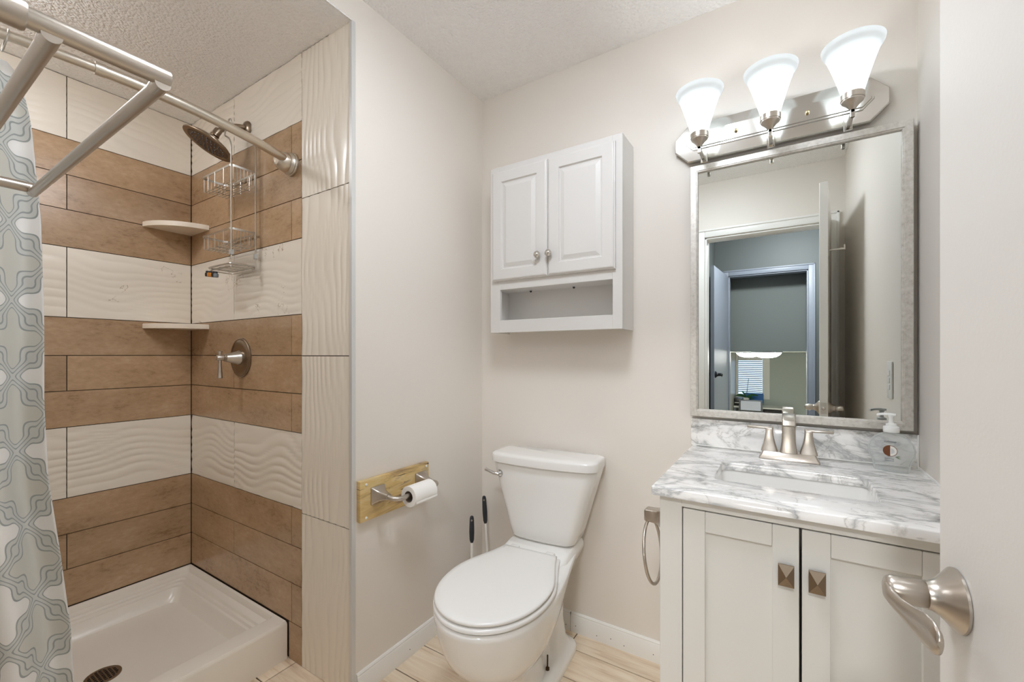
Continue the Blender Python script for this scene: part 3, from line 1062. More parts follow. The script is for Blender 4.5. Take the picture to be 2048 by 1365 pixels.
def raised_door(x0, x1, z0, z1, yf, th, stile, par, m_):
    bm = B()
    def ring(ins, dy):
        return [Vector((x0 + ins, yf + dy, z0 + ins)), Vector((x1 - ins, yf + dy, z0 + ins)), Vector((x1 - ins, yf + dy, z1 - ins)), Vector((x0 + ins, yf + dy, z1 - ins))]
    loft(bm, [ring(0, th), ring(0, .006), ring(.003, .005), ring(.005, .0015), ring(.009, 0), ring(stile, 0), ring(stile + .004, .0075), ring(stile + .009, .0075), ring(stile + .026, .0012), ring(stile + .030, .0012)])
    return obj('door', bm, m_, par, smooth=20)
for x0, x1, kx in ((-1.082, -.8085, -.846), (-.8055, -.526, -.794)):
    d_ = raised_door(x0, x1, 1.513, 1.991, 1.540, .0175, .048, t, M['cab'])
    bm = B(); lathe(bm, [(.006, 0), (.006, .008), (.009, .012), (.0145, .016), (.0145, .020), (.011, .024), (.0085, .0235), (.006, .026), (.002, .027)], (kx, 1.540, 1.600), (0, -1, 0), 24)
    obj('knob', bm, M['nickel_bright'], d_, label='round nickel knob')

# ------------------------------------------------------------------ vanity cabinet
t = thing('vanity_cabinet', 'white shaker vanity cabinet with two doors under marble top', 'vanity', (.03, 1.40, 0))
VX0, VX1, VY, VZ = -.262, XR - .002, 1.115, .835
bm = B()
box(bm, VX0, VX0 + .018, VY + .018, YB - .013, .0, VZ)
box(bm, VX1 - .018, VX1, VY + .018, YB - .013, .0, VZ)
box(bm, VX0 + .018, VX1 - .018, YB - .03, YB - .014, .10, VZ)
box(bm, VX0 + .018, VX1 - .018, VY + .018, YB - .03, .10, .118)
obj('carcass', bm, M['vanity'], t, smooth=0)
bm = B()
box(bm, VX0, VX0 + .053, VY, VY + .018, 0, VZ, .001, 1)
box(bm, VX1 - .053, VX1, VY, VY + .018, 0, VZ, .001, 1)
box(bm, VX0 + .053, VX1 - .053, VY, VY + .018, .814, VZ, .001, 1)
box(bm, VX0 + .053, VX1 - .053, VY, VY + .018, .085, .14, .001, 1)
obj('face_frame', bm, M['vanity'], t, smooth=0)
def shaker(x0, x1, z0, z1, yf, par, kx):
    st, rt = .050, .049
    bm = B()
    box(bm, x0, x0 + st, yf, yf + .019, z0, z1, .0012, 1)
    box(bm, x1 - st, x1, yf, yf + .019, z0, z1, .0012, 1)
    box(bm, x0 + st + .0004, x1 - st - .0004, yf + .0004, yf + .019, z1 - rt, z1, .0012, 1)
    box(bm, x0 + st + .0004, x1 - st - .0004, yf + .0004, yf + .019, z0, z0 + rt, .0012, 1)
    box(bm, x0 + st - .002, x1 - st + .002, yf + .010, yf + .016, z0 + rt - .002, z1 - rt + .002)
    d_ = obj('door', bm, M['vanity'], par, smooth=0)
    zc = .710
    bm = B()
    hw, hh = .0148, .0235
    def ring(k_, y):
        return [Vector((kx + a_ * hw * k_, y, zc + b_ * hh * k_)) for a_, b_ in ((-1, -1), (1, -1), (1, 1), (-1, 1))]
    loft(bm, [ring(.5, yf), ring(.5, yf - .012), ring(1, yf - .013), ring(1, yf - .017), ring(.02, yf - .026)])
    obj('knob', bm, mat('pyramid_knob_bronze', (146, 130, 112), .3, 1), d_, smooth=0, label='pyramid shaped nickel knob')
shaker(-.2065, .0315, .143, .811, VY - .0005, t, .0075)
shaker(.0365, .2785, .143, .811, VY - .0005, t, .0625)

# ------------------------------------------------------------------ marble countertop with backsplash
t = thing('countertop', 'grey veined white marble vanity top with backsplash', 'countertop', (.03, 1.40, .837))
ox0, ox1, oy0, oy1 = -.279, XR - .001, 1.095, YB - .001
ix0, ix1, iy0, iy1 = -.155, .190, 1.243, 1.457
outer = rrect(ox0, ox1, oy0, oy1, .004, 6)
inner = rrect(ix0, ix1, iy0, iy1, .022, 6)
bm = B()
def R3(o_, z, grow=0):
    return [Vector((a_, b_, z)) for a_, b_ in o_]
def shrink(o_, x0, x1, y0, y1, e):
    cx_, cy_ = (x0 + x1) / 2, (y0 + y1) / 2
    return [(cx_ + (a_ - cx_) * (1 - 2 * e / (x1 - x0)), cy_ + (b_ - cy_) * (1 - 2 * e / (y1 - y0))) for a_, b_ in o_]
rings = [R3(inner, .838), R3(outer, .838), R3(outer, .857), R3(shrink(outer, ox0, ox1, oy0, oy1, .0015), .8592), R3(shrink(outer, ox0, ox1, oy0, oy1, .004), .860),
         R3(shrink(inner, ix0, ix1, iy0, iy1, -.003), .860), R3(shrink(inner, ix0, ix1, iy0, iy1, -.001), .8592), R3(inner, .857), R3(inner, .838)]
loft(bm, rings, False, False)
bmesh.ops.remove_doubles(bm, verts=bm.verts, dist=1e-6)
obj('slab', bm, M['marble'], t, smooth=40)
bm = B(); box(bm, -.283, XR - .004, 1.675, YB - .001, .8605, .957, .002, 2)
obj('backsplash', bm, M['marble'], t)
bm = B(); box(bm, XR - .0045, XR - .0005, 1.670, 1.677, .8605, .957, .001, 1); box(bm, -.279, XR - .005, 1.671, 1.6748, .8602, .8635, .001, 1)
obj('caulk_line', bm, M['caulk'], t)

# undermount sink
t = thing('sink', 'white rectangular undermount sink below the marble opening', 'sink', (.018, 1.35, .70))
bm = B()
def srect(e, z, r):
    return [Vector((a_, b_, z)) for a_, b_ in rrect(ix0 - .004 + e, ix1 + .004 - e, iy0 - .004 + e, iy1 + .004 - e, r, 6)]
loft(bm, [srect(-.02, .8375, .03), srect(-.0, .8375, .025), srect(.002, .832, .025), srect(.010, .76, .03), srect(.018, .735, .035), srect(.035, .722, .035), srect(.06, .718, .03)], False, True)
loft(bm, [srect(-.02, .8375, .03), srect(-.02, .828, .03), srect(-.008, .826, .03), srect(.0, .75, .03), srect(.03, .708, .03), srect(.06, .705, .03)], False, True)
bmesh.ops.remove_doubles(bm, verts=bm.verts, dist=1e-6)
obj('basin', bm, M['ceramic'], t, smooth=50)
bm = B(); lathe(bm, [(.022, .0), (.022, .002), (.018, .003), (.016, .001)], (.018, 1.36, .718), seg=24)
obj('drain', bm, M['nickel'], t)

# ------------------------------------------------------------------ faucet
t = thing('faucet', 'brushed nickel two-handle faucet on the marble vanity top', 'faucet', (.0175, 1.60, .86))
FX, FY = .0175, 1.600
bm = B()
loft(bm, [[Vector((FX + a_, FY + b_, z)) for a_, b_ in rrect(-hw, hw, -hy, hy, .004, 3)] for z, hw, hy in ((.8604, .080, .030), (.864, .0795, .0295), (.870, .075, .026), (.882, .070, .022), (.884, .068, .020))])
obj('base_plate', bm, M['nickel'], t)
def pedestal(x, zs):
    bm = B()
    loft(bm, [[Vector((x + a_, FY + b_, z)) for a_, b_ in rrect(-hw, hw, -hw * k_, hw * k_, hw * .25, 3)] for z, hw, k_ in zs])
    return bm
for sx in (-1, 1):
    x = FX + sx * .052
    zs = [(.883, .023, .9), (.890, .0215, .9), (.905, .017, .9), (.925, .0125, 1), (.943, .0105, 1), (.952, .0105, 1), (.955, .0095, 1)]
    bm = pedestal(x, zs)
    x0, x1 = sorted((x - sx * .011, x + sx * .062))
    box(bm, x0, x1, FY - .0085, FY + .0085, .951, .9585, .002, 2)
    obj('handle', bm, M['nickel'], t)
bm = pedestal(FX, [(.883, .023, 1), (.892, .0215, 1), (.92, .0185, 1), (.95, .0178, 1), (.978, .0178, 1)])
path = [(1.600, .975, .016, .0178), (1.598, .987, .015, .0178), (1.590, .996, .012, .0178), (1.572, .999, .0095, .0178), (1.54, .997, .008, .0178), (1.515, .993, .0075, .0178), (1.502, .988, .0085, .0178), (1.497, .979, .009, .0178)]
rings = []
for i, (y, z, th, hw) in enumerate(path):
    a_ = [PI / 2, PI / 2.4, PI / 4.5, .05, -.06, -.18, -.7, -1.2][i]
    d2 = Vector((0, -math.sin(a_ - PI / 2) * -1, 0))
    tang = Vector((0, -math.cos(a_), math.sin(a_)))
    nn = Vector((0, math.sin(a_), math.cos(a_)))
    rings.append([Vector((FX + u_, y, z)) + nn * v_ for u_, v_ in rrect(-hw, hw, -th, th, .004, 3)])
loft(bm, rings)
obj('spout', bm, M['nickel'], t)

# ------------------------------------------------------------------ soap dispenser
SX, SY = .262, 1.598
t = thing('soap_dispenser', 'clear pump soap bottle with coconut picture beside the faucet', 'soap dispenser', (SX, SY, .8605), math.radians(-15))
bm = B()
prof = [(.0, .036, .018), (.004, .0395, .021), (.020, .041, .022), (.028, .043, .022), (.045, .0505, .023), (.062, .052, .023), (.078, .0485, .022), (.094, .039, .020), (.103, .028, .018), (.108, .0165, .015), (.114, .0155, .0150)]
loft(bm, [[Vector((a * math.cos(q), b_ * math.sin(q), z)) for q in [2 * PI * k / 40 for k in range(40)]] for z, a, b_ in prof])
obj('bottle', bm, M['bottle'], t, local=True, smooth=70)
bm = B()
lathe(bm, [(.0175, .110), (.0182, .112), (.0182, .124), (.0172, .126), (.0125, .127), (.0122, .133), (.0060, .136), (.0055, .150), (.008, .156), (.0085, .160), (.004, .163)], seg=24)
loft(bm, [[Vector((x, b_, z_ + c_)) for b_, c_ in rrect(-.0065, .0065, -.0035, .0035, .003, 3)] for x, z_ in ((.010, .159), (-.004, .160), (-.020, .1595), (-.031, .156))])
obj('pump', bm, mat('pump_plastic', (240, 241, 239), .3), t, local=True)
# printed coconut: brown half, white half, green leaf, on a faint round print area
def disc_half(x0, z0, r, a0, a1, y, rz=1.0):
    bm = B()
    pts = [(x0 + r * math.cos(a), z0 + r * rz * math.sin(a)) for a in [a0 + (a1 - a0) * k / 20 for k in range(21)]]
    prism(bm, pts, lambda a, b_, q: Vector((a, q, b_)), y, y - .0004)
    return bm
yl = -.0236
obj('print_coconut', disc_half(.000, .060, .0155, PI / 2, 3 * PI / 2, yl), mat('print_brown', (112, 62, 30), .5), t, local=True, label='brown half coconut print')
pw = obj('print_flesh', disc_half(.000, .060, .0155, -PI / 2, PI / 2, yl), mat('print_rim', (120, 72, 38), .5), t, local=True)
obj('flesh', disc_half(.0003, .060, .0140, -PI / 2, PI / 2, yl - .0004), mat('print_white', (238, 236, 230), .5), pw, local=True)
obj('flesh_shade', disc_half(.002, .060, .0075, -PI / 2, PI / 2, yl - .0008), mat('print_grey', (206, 208, 208), .5), pw, local=True)
bm = B()
for a_ in (-.25, 0, .25):
    prism(bm, [(.010, .0445), (.017, .0455 + a_ * .01), (.024, .0445 + a_ * .02), (.017, .0438 + a_ * .012)], lambda a, b_, q: Vector((a, q, b_)), yl, yl - .0004)
obj('leaf_print', bm, mat('print_green', (96, 120, 70), .5), t, local=True)
def text_mesh(s, size, x, z, y, mat_, name, par):
    cu = bpy.data.curves.new('lettering', 'FONT')
    cu.body = s
    cu.size = size
    cu.align_x = 'CENTER'
    cu.extrude = .0001
    tmp = bpy.data.objects.new('lettering', cu)
    COL.objects.link(tmp)
    dg = bpy.context.evaluated_depsgraph_get()
    me = bpy.data.meshes.new_from_object(tmp.evaluated_get(dg))
    bpy.data.objects.remove(tmp)
    me.transform(Matrix.Translation((x, y, z)) @ Matrix.Rotation(PI / 2, 4, 'X'))
    me.materials.clear()
    me.materials.append(mat_)
    o = bpy.data.objects.new(name, me)
    COL.objects.link(o)
    o.parent = par
    return o
pg = mat('print_ink', (96, 104, 108), .5)
text_mesh('softsoap', .0078, 0, .0835, yl + .0006, pg, 'printed_word', t)
text_mesh('Soothing', .0055, -.002, .0365, yl + .0008, pg, 'printed_word', t)
text_mesh('Coconut', .0055, -.002, .0310, yl + .0012, pg, 'printed_word', t)

# ------------------------------------------------------------------ towel ring on the side of the vanity
t = thing('towel_ring', 'brushed nickel towel ring on the left side of the vanity', 'towel ring', (VX0, 1.19, .75))
bm = B()
rings = []
for d_, hw in ((0.0005, .030), (.004, .030), (.012, .023), (.024, .0175), (.034, .0165), (.052, .0165), (.056, .014)):
    rings.append([Vector((VX0 - d_, 1.19 + a_, .752 + b_)) for a_, b_ in rrect(-hw, hw, -hw, hw, hw * .18, 3)])
loft(bm, rings)
obj('bracket', bm, M['nickel'], t)
bm = B()
tube(bm, [(-.298 + .0120 * math.sin(a_) * -1, 1.19 + .080 * math.cos(a_), .655 + .081 * math.sin(a_)) for a_ in [2 * PI * k / 48 for k in range(48)]], .0042, 12, closed=True)
obj('ring', bm, M['nickel'], t)

# ------------------------------------------------------------------ mirror
t = thing('mirror', 'framed wall mirror with worn silver frame above the vanity', 'mirror', (.02, YB, .968))
bm = B()
def mr(ins, y):
    x0, x1, z0, z1 = -.282 + ins, .322 - ins, .968 + ins, 1.874 - ins
    return [Vector((x0, y, z0)), Vector((x1, y, z0)), Vector((x1, y, z1)), Vector((x0, y, z1))]
loft(bm, [mr(0, YB - .001), mr(0, 1.660), mr(.0015, 1.6575), mr(.020, 1.6565), mr(.0215, 1.659), mr(.0235, 1.659), mr(.026, 1.662), mr(.027, 1.668), mr(.027, YB - .001)], False, False)
obj('frame', bm, M['frame'], t, smooth=20)
bm = B()
v = [bm.verts.new(p_) for p_ in mr(.026, 1.6675)]
v2 = [bm.verts.new(p_) for p_ in mr(.026, 1.6715)]
bm.faces.new(v); bm.faces.new(v2[::-1])
for i in range(4):
    bm.faces.new((v[i], v[(i + 1) % 4], v2[(i + 1) % 4], v2[i]))
obj('mirror_glass', bm, M['mirror'], t, smooth=0)

# ------------------------------------------------------------------ vanity light bar with three shades
t = thing('vanity_light', 'three-shade vanity light bar in brushed nickel above the mirror', 'wall light', (-.033, YB, 1.966))
LX0, LX1, LZ0, LZ1 = -.338, .272, 1.898, 2.034
def octo(ins, y, c_=.045):
    x0, x1, z0, z1 = LX0 + ins, LX1 - ins, LZ0 + ins, LZ1 - ins
    c_ = min(c_ - ins * .4, (z1 - z0) / 2 - .003)
    return [Vector((a_, y, b_)) for a_, b_ in ((x0 + c_, z0), (x1 - c_, z0), (x1, z0 + c_), (x1, z1 - c_), (x1 - c_, z1), (x0 + c_, z1), (x0, z1 - c_), (x0, z0 + c_))]
bm = B()
loft(bm, [octo(0, YB - .001), octo(0, 1.676), octo(.003, 1.672), octo(.036, 1.669), octo(.038, 1.664), octo(.043, 1.664), octo(.045, 1.660), octo(.052, 1.660)])
obj('backplate', bm, M['nickel_bright'], t, smooth=20)
for x in (-.135, .069):
    bm = B(); lathe(bm, [(.005, 0), (.006, .004), (.005, .008), (.001, .010)], (x, 1.660, 1.966), (0, -1, 0), 16)
    obj('cap_nut', bm, mat('brass_nut', (200, 180, 140), .25, 1), t)
LY = 1.556
for k, x in enumerate((-.236, -.031, .171)):
    bm = B()
    box(bm, x - .0055, x + .0055, LY - .0055, 1.668, 1.884, 1.895, .0015, 1)
    box(bm, x - .011, x + .011, 1.655, 1.664, 1.878, 1.915, .002, 1)
    box(bm, x - .0055, x + .0055, LY - .0055, LY + .0055, 1.872, 1.905, .0015, 1)
    obj('arm', bm, M['nickel_bright'], t)
    bm = B(); lathe(bm, [(.007, 1.893), (.010, 1.899), (.017, 1.908), (.0255, 1.916), (.0265, 1.919), (.0265, 1.921), (.0285, 1.922), (.0285, 1.938), (.0262, 1.940)], (x, LY, 0), seg=32)
    obj('socket_cup', bm, M['nickel'], t)
    bm = B()
    outp = [(.0255, 1.938), (.0275, 1.945), (.034, 1.968), (.043, 1.998), (.0535, 2.030), (.0625, 2.054), (.0655, 2.061), (.0700, 2.0655), (.0725, 2.071), (.0745, 2.080)]
    inp = [(r_ - .0028, z_) for r_, z_ in outp[::-1]]
    lathe(bm, outp + inp, (x, LY, 0), seg=48, cap0=False, cap1=False)
    sh = obj('lamp_shade', bm, M['lamp_glass'], t, smooth=60)
    li = bpy.data.lights.new('bulb', 'POINT')
    li.energy = BULB_POWER
    li.color = (.92, .96, 1.0)
    li.shadow_soft_size = .024
    lo = bpy.data.objects.new('bulb', li)
    COL.objects.link(lo)
    lo.parent = sh
    lo.location = Vector((x, LY, 1.978)) - Vector((-.033, YB, 1.966))

# ------------------------------------------------------------------ added ceiling dome, unseen above the frame, brightens the bathroom
t = thing('added_ceiling_lamp', 'added unseen dome lamp brightening the bathroom from its ceiling', 'ceiling lamp', (-.43, .70, ZC))
bm = B(); lathe(bm, [(.215, -.0005), (.22, -.004), (.22, -.020), (.212, -.024)], (-.43, .70, ZC), seg=40)
obj('base_ring', bm, M['nickel'], t)
bm = B(); lathe(bm, [(.208, -.022), (.204, -.036), (.185, -.054), (.14, -.068), (.07, -.076), (.004, -.078)], (-.43, .70, ZC), seg=40)
obj('dome_glass', bm, M['ceil_fill_glow'], t)

t = thing('added_shower_light', 'small round added light, unseen, brightening the shower from above', 'ceiling lamp', (-1.98, .10, ZS))  # added unseen fixture, lifts the brightness inside the shower
bm = B(); lathe(bm, [(.10, -.0005), (.102, -.004), (.100, -.010), (.09, -.012)], (-1.98, .10, ZS), seg=32)
obj('trim_ring', bm, M['white_plastic'], t)
bm = B(); lathe(bm, [(.088, -.011), (.080, -.022), (.05, -.032), (.004, -.036)], (-1.98, .10, ZS), seg=32)
obj('dome_glass', bm, M['shower_fill_glow'], t)

# ------------------------------------------------------------------ bathroom door (open, at the right edge)
th_d = math.atan2(.9953, -.0969)
d1 = bpy.data.objects.new('door_1', None)
COL.objects.link(d1)
d1.location = (.2322, -.06, 0)
d1.rotation_euler = (0, 0, th_d)
d1['kind'] = 'structure'
WM['door_1'] = Matrix.Translation((.2322, -.06, 0)) @ Matrix.Rotation(th_d, 4, 'Z')
bm = B(); box(bm, .022, .7636, -.035, 0, .012, 2.055, .0015, 1)
obj('door_leaf', bm, M['door'], d1, local=True)
RX, RZ = .718, .921
def door_lever(par, rx, rz, side, mt):
    """rosette, neck and flattened paddle lever, side=+1 on local +y face"""
    y0 = 0 if side > 0 else -.035
    bm = B(); lathe(bm, [(.0335, .0005), (.0335, .003), (.031, .0055), (.026, .010), (.019, .017), (.0155, .023), (.0150, .027)], (rx, y0, rz), (0, side, 0), 36)
    ro = obj('rosette', bm, mt, par, local=True)
    bm = B(); lathe(bm, [(.0138, .025), (.0138, .028), (.0145, .0285), (.0145, .057), (.0125, .061), (.008, .063)], (rx, y0, rz), (0, side, 0), 28)
    secs = [(.006, .0565, .0120, .0070, 0), (-.006, .0600, .0108, .0060, -.002), (-.016, .0590, .0092, .0050, -.005), (-.028, .0550, .0100, .0040, -.008), (-.044, .0500, .0135, .0038, -.010), (-.060, .0460, .0165, .0040, -.010), (-.074, .0435, .0165, .0042, -.010), (-.082, .0425, .0120, .0038, -.010), (-.0855, .0425, .004, .0025, -.010)]
    rings_ = []
    for dx_, dy_, hz, hy, dz_ in secs:
        rings_.append([Vector((rx + dx_, y0 + side * (dy_ + hy * math.cos(q)), rz + dz_ + hz * math.sin(q))) for q in [2 * PI * k / 20 for k in range(20)]])
    loft(bm, rings_)
    obj('lever', bm, mt, ro, local=True, smooth=60)
door_lever(d1, RX, RZ, 1, M['nickel'])
door_lever(d1, RX, RZ, -1, M['nickel'])
bm = B(); box(bm, .7636, .7646, -.030, -.005, .895, .95, .0004, 1); lathe(bm, [(.009, 0), (.009, .006), (.005, .009)], (.7640, -.0175, RZ), (1, 0, 0), 16)
obj('latch_plate', bm, M['nickel'], d1, local=True)
bm = B(); box(bm, .690, .715, -.0395, -.0355, 1.69, 1.745, .002, 2)
box(bm, .698, .707, -.100, -.038, 1.716, 1.726, .003, 2); box(bm, .698, .707, -.104, -.096, 1.716, 1.742, .003, 2)
obj('robe_hook', bm, M['nickel'], d1, local=True)

# switch plate on the right wall (seen in the mirror)
t = thing('switch_plate', 'white switch and outlet plate on right wall beside the mirror', 'switch plate', (XR, 1.285, 1.098))
bm = B(); box(bm, XR - .006, XR - .0005, 1.247, 1.322, 1.030, 1.166, .0025, 2); obj('plate', bm, M['white_plastic'], t)
for k, z in enumerate((1.072, 1.098, 1.124)):
    bm = B(); box(bm, XR - .0085, XR - .0055, 1.268, 1.301, z - .0105, z + .0105, .0015, 1); obj('rocker', bm, M['white_plastic'], t)

# ------------------------------------------------------------------ hall and lower room beyond the doorway (seen in the mirror)
HX0, HX1, HY = -.63, 1.30, -1.85
bm = B(); box(bm, HX0 - .1, HX0, HY, YF - .12, 0, ZC); struct('wall_hall_left', bm, M['hall'])
bm = B(); box(bm, HX1, HX1 + .1, HY, YF - .12, 0, ZC); struct('wall_hall_right', bm, M['hall'])
bm = B(); box(bm, XR + .12, HX1 + .1, YF - .12, YF - .02, 0, ZC); struct('wall_hall_front', bm, M['hall'])
bm = B(); box(bm, HX0 - .1, HX1 + .1, HY - .12, YF - .12, ZC, ZC + .1); struct('ceiling_hall', bm, M['ceiling'])
bm = B(); box(bm, HX0 - .1, HX1 + .1, HY - .12, YF - .12, -.1, 0); struct('floor_hall', bm, M['hall_floor'])
h0, h1, hz = -.494, .222, 2.045
bm = B()
box(bm, HX0 - .1, h0, HY - .12, HY, 0, ZC); box(bm, h1, HX1 + .1, HY - .12, HY, 0, ZC); box(bm, h0, h1, HY - .12, HY, hz, ZC)
struct('wall_hall_back', bm, M['hall'])
M['hall_trim_dim'] = paint('hall_trim_shaded', (150, 158, 170), .4, .05)  # white trim and door, darkened in colour to imitate the dim hall
casing('trim_4', h0, h1, hz, HY, 1, m_=M['hall_trim_dim'])
# hall door standing open along the left
th2 = math.radians(94)
d2 = bpy.data.objects.new('door_2', None)
COL.objects.link(d2)
d2.location = (h0 - .035, HY + .025, 0); d2.rotation_euler = (0, 0, th2); d2['kind'] = 'structure'
WM['door_2'] = Matrix.Translation(d2.location) @ Matrix.Rotation(th2, 4, 'Z')
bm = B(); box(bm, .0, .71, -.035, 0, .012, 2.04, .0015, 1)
obj('door_leaf', bm, M['hall_trim_dim'], d2, local=True)
door_lever(d2, .665, 1.00, -1, M['black_metal'])
door_lever(d2, .665, 1.00, 1, M['black_metal'])
# wall panel over the stair opening and the lower room
SY0 = -2.10
bm = B(); box(bm, -1.3, 1.3, SY0 - .10, SY0, 1.225, ZC); struct('wall_stair_header', bm, M['shade_cloth'])
bm = B(); box(bm, -1.3, -.70, SY0, HY - .12, 0, ZC); box(bm, .70, 1.3, SY0, HY - .12, 0, ZC); struct('wall_stair_side', bm, M['hall'])
bm = B(); box(bm, -1.3, 1.3, SY0, HY - .12, ZC, ZC + .1); struct('ceiling_stair', bm, M['hall'])
FYW, FZ, FC = -10.1, -.90, 1.24
bm = B(); box(bm, -1.19, -1.09, FYW, SY0 - .1, FZ, FC); struct('wall_far_left', bm, M['white_paint'])
bm = B(); box(bm, 1.4, 1.5, FYW, SY0, FZ, FC); struct('wall_far_right', bm, M['wall_far'])
bm = B(); box(bm, -1.19, 1.5, FYW - .1, SY0 - .1, FC, FC + .1); struct('ceiling_far', bm, M['wall_far'])
bm = B(); box(bm, -1.3, 1.5, FYW - .1, SY0, FZ - .1, FZ); struct('floor_far', bm, M['hall_floor'])
bm = B(); box(bm, -1.3, 1.5, SY0 - .02, SY0, FZ, 0); struct('wall_stair_riser', bm, M['hall'])
wx0, wx1, wz0, wz1 = -1.035, -.45, .10, 1.16
bm = B()
box(bm, -1.19, wx0, FYW - .1, FYW, FZ, FC); box(bm, wx1, 1.5, FYW - .1, FYW, FZ, FC)
box(bm, wx0, wx1, FYW - .1, FYW, FZ, wz0); box(bm, wx0, wx1, FYW - .1, FYW, wz1, FC)
struct('wall_far_back', bm, M['wall_far'])
bm = B()
box(bm, wx1, wx1 + .17, FYW, FYW + .02, wz0 - .12, wz1 + .05, .003, 1); box(bm, wx0 - .05, wx0, FYW, FYW + .02, wz0 - .12, wz1 + .05, .003, 1)
box(bm, wx0, wx1, FYW, FYW + .02, wz1, wz1 + .05, .003, 1); box(bm, wx0 - .02, wx1 + .04, FYW, FYW + .06, wz0 - .04, wz0, .003, 1)
wn = struct('window_1', bm, M['white_paint'])
bm = B(); box(bm, wx0, wx1, FYW - .075, FYW - .069, wz0, wz1)
obj('pane', bm, mat('window_glass', (235, 242, 250), .02, Transmission_Weight=1.0, IOR=1.02), wn)
bl = thing('window_blind', 'white horizontal slat blind in the far window', 'blind', ((wx0 + wx1) / 2, FYW - .03, wz0))
sl = mat('blind_slat', (226, 234, 246), .5, Transmission_Weight=.0)
nn = N(sl); tl = nn.new('ShaderNodeBsdfTranslucent'); tl.inputs[0].default_value = (.8, .88, 1, 1)
mx = nn.new('ShaderNodeMixShader'); mx.inputs[0].default_value = .4
nn.link(nn.p.outputs[0], mx.inputs[1]); nn.link(tl.outputs[0], mx.inputs[2]); nn.link(mx.outputs[0], sl.node_tree.nodes['Material Output'].inputs[0])
bm = B(); box(bm, wx0 + .005, wx1 - .005, FYW - .05, FYW - .005, wz1 - .13, wz1 - .002, .003, 1); obj('valance', bm, M['white_paint'], bl)
zz = wz1 - .16
while zz > wz0 + .02:
    bm = B(); loft(bm, [[Vector((x, FYW - .045, zz + .012)), Vector((x, FYW - .028, zz + .004)), Vector((x, FYW - .010, zz - .012)), Vector((x, FYW - .012, zz - .014)), Vector((x, FYW - .030, zz + .001)), Vector((x, FYW - .047, zz + .010))] for x in (wx0 + .006, wx1 - .006)])
    obj('slat', bm, sl, bl)
    zz -= .052

def flush_dome(x, y, z, r, label, m_):
    t = thing('flush_ceiling_light', label, 'ceiling lamp', (x, y, z), group='dome lamps of the lower room')
    bm = B(); lathe(bm, [(r * 1.02, -.0005), (r * 1.05, -.005), (r * 1.05, -.016), (r, -.02)], (x, y, z), seg=32); obj('base_ring', bm, M['grey'], t)
    bm = B(); lathe(bm, [(r * .98, -.018), (r * .92, -.04), (r * .7, -.075), (r * .35, -.095), (.004, -.10)], (x, y, z), seg=32); obj('dome_glass', bm, m_, t)
flush_dome(-.20, -4.3, FC, .20, 'larger glowing dome lamp on the lower room ceiling seen in mirror', M['far_glow'])
flush_dome(-.52, -5.6, FC, .20, 'smaller glowing dome lamp farther back in the lower room', M['far_glow'])
bm = B(); lathe(bm, [(.13, -.0005), (.135, -.02), (.12, -.05), (.07, -.075), (.004, -.085)], (.12, -1.0, ZC), seg=32)
o = obj('added_hall_light', bm, M['hall_fill_glow']); origin_to(o, (.12, -1.0, ZC)); tag(o, 'added round dome light, unseen, on the hall ceiling for fill', 'ceiling lamp')  # added out of view to send fill light through the doorway

# desk corner in the lower room
t = thing('desk', 'long white desk below the far window seen in the mirror', 'desk', (-.45, -9.6, FZ))
bm = B(); box(bm, -1.08, .12, -9.95, -9.3, -.20, -.16, .004, 1); obj('desk_top', bm, M['white_plastic'], t)
for x in (-1.05, .08):
    for y in (-9.92, -9.34):
        bm = B(); box(bm, x - .02, x + .02, y - .02, y + .02, FZ, -.20, .002, 1); obj('leg', bm, M['grey'], t)
bm = B(); box(bm, -.4, .05, -9.9, -9.4, FZ + .25, -.22, .004, 1); obj('drawer_unit', bm, M['black'], t)
t = thing('orchid', 'potted orchid with dark green leaves in front of blind', 'plant', (-.80, -9.50, -.16))
bm = B(); lathe(bm, [(.05, 0), (.055, .01), (.075, .20), (.08, .22), (.07, .22), (.06, .18)], (-.80, -9.50, -.16), seg=20); obj('pot', bm, M['white_plastic'], t)
bm = B(); tube(bm, arc((-.80, -9.50, .0), (-.78, -9.49, .3), (-.74, -9.47, .56), 8), .006, 8); obj('stem', bm, M['plant'], t)
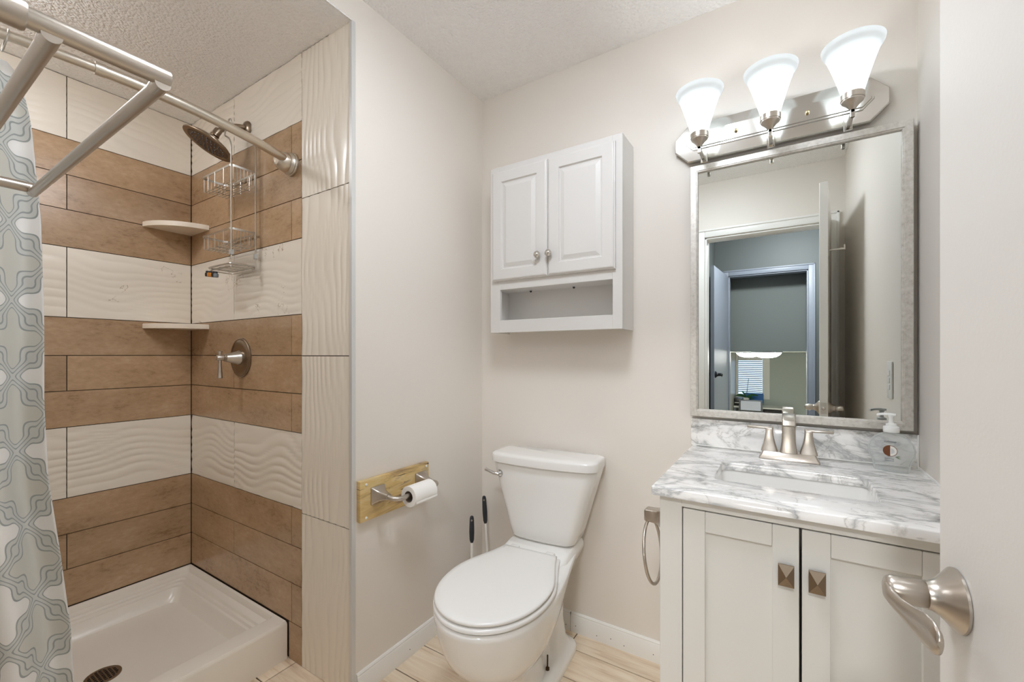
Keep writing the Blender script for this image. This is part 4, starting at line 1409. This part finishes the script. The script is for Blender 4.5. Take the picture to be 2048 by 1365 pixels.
for q, (ax, tilt, ln) in enumerate(((-1, .35, .26), (1, .4, .28), (-.5, .7, .2), (.8, .12, .22), (.2, .9, .17))):
    bm = B()
    rings = []
    for k in range(9):
        s_ = k / 8
        wv = .048 * math.sin(PI * min(1, s_ * .9 + .08)) + .003
        cpos = Vector((-.80 + ax * ln * s_, -9.46, .06 + ln * tilt * 1.3 * s_ - .14 * s_ * s_ * ln * 4 * (1 - tilt)))
        rings.append([cpos + Vector((0, wv * a_, b_ * .5 + (wv if a_ == 0 else 0))) for a_, b_ in ((-1, 0), (0, .012), (1, 0), (0, -.012))])
    loft(bm, rings)
    obj('leaf', bm, M['plant'], t)
t = thing('monitor', 'blue screened monitor on the white desk in mirror', 'monitor', (-.60, -9.83, -.16))
bm = B(); box(bm, -.86, -.42, -9.86, -9.83, -.10, .16, .004, 1); obj('screen', bm, M['blue'], t)
bm = B(); box(bm, -.70, -.58, -9.92, -9.76, -.1595, -.15, .003, 1); box(bm, -.655, -.625, -9.885, -9.86, -.15, -.08); obj('stand', bm, M['grey'], t)
t = thing('printer', 'black office printer at the left end of the white desk', 'printer', (-.95, -9.6, -.16))
bm = B(); box(bm, -1.075, -.885, -9.85, -9.45, -.1595, .03, .012, 2); obj('body', bm, M['black'], t)
bm = B(); box(bm, -1.07, -.89, -9.47, -9.40, -.09, -.075, .003, 1); obj('paper_tray', bm, M['white_plastic'], t)
t = thing('office_chair', 'grey framed chair with pale mesh back at the desk', 'chair', (-.66, -8.9, FZ))
bm = B()
tube(bm, [(-.90, -8.85, -.38), (-.90, -8.80, .05), (-.42, -8.80, .05), (-.42, -8.85, -.38)], .022, 10)
obj('back_frame', bm, M['grey'], t)
bm = B(); box(bm, -.88, -.44, -8.81, -8.79, -.20, .035, .004, 1); obj('back_mesh', bm, mat('pale_mesh', (200, 206, 222), .7), t)
bm = B(); box(bm, -.90, -.42, -9.28, -8.85, -.46, -.38, .02, 2); obj('seat', bm, M['grey'], t)
bm = B(); tube(bm, [(-.66, -9.05, -.46), (-.66, -9.05, FZ + .08)], .025, 10); obj('column', bm, M['grey'], t)
for k in range(5):
    a_ = 2 * PI * k / 5
    bm = B(); tube(bm, [(-.66, -9.05, FZ + .09), (-.66 + .28 * math.cos(a_), -9.05 + .28 * math.sin(a_), FZ + .03)], .018, 8)
    obj('leg', bm, M['grey'], t)
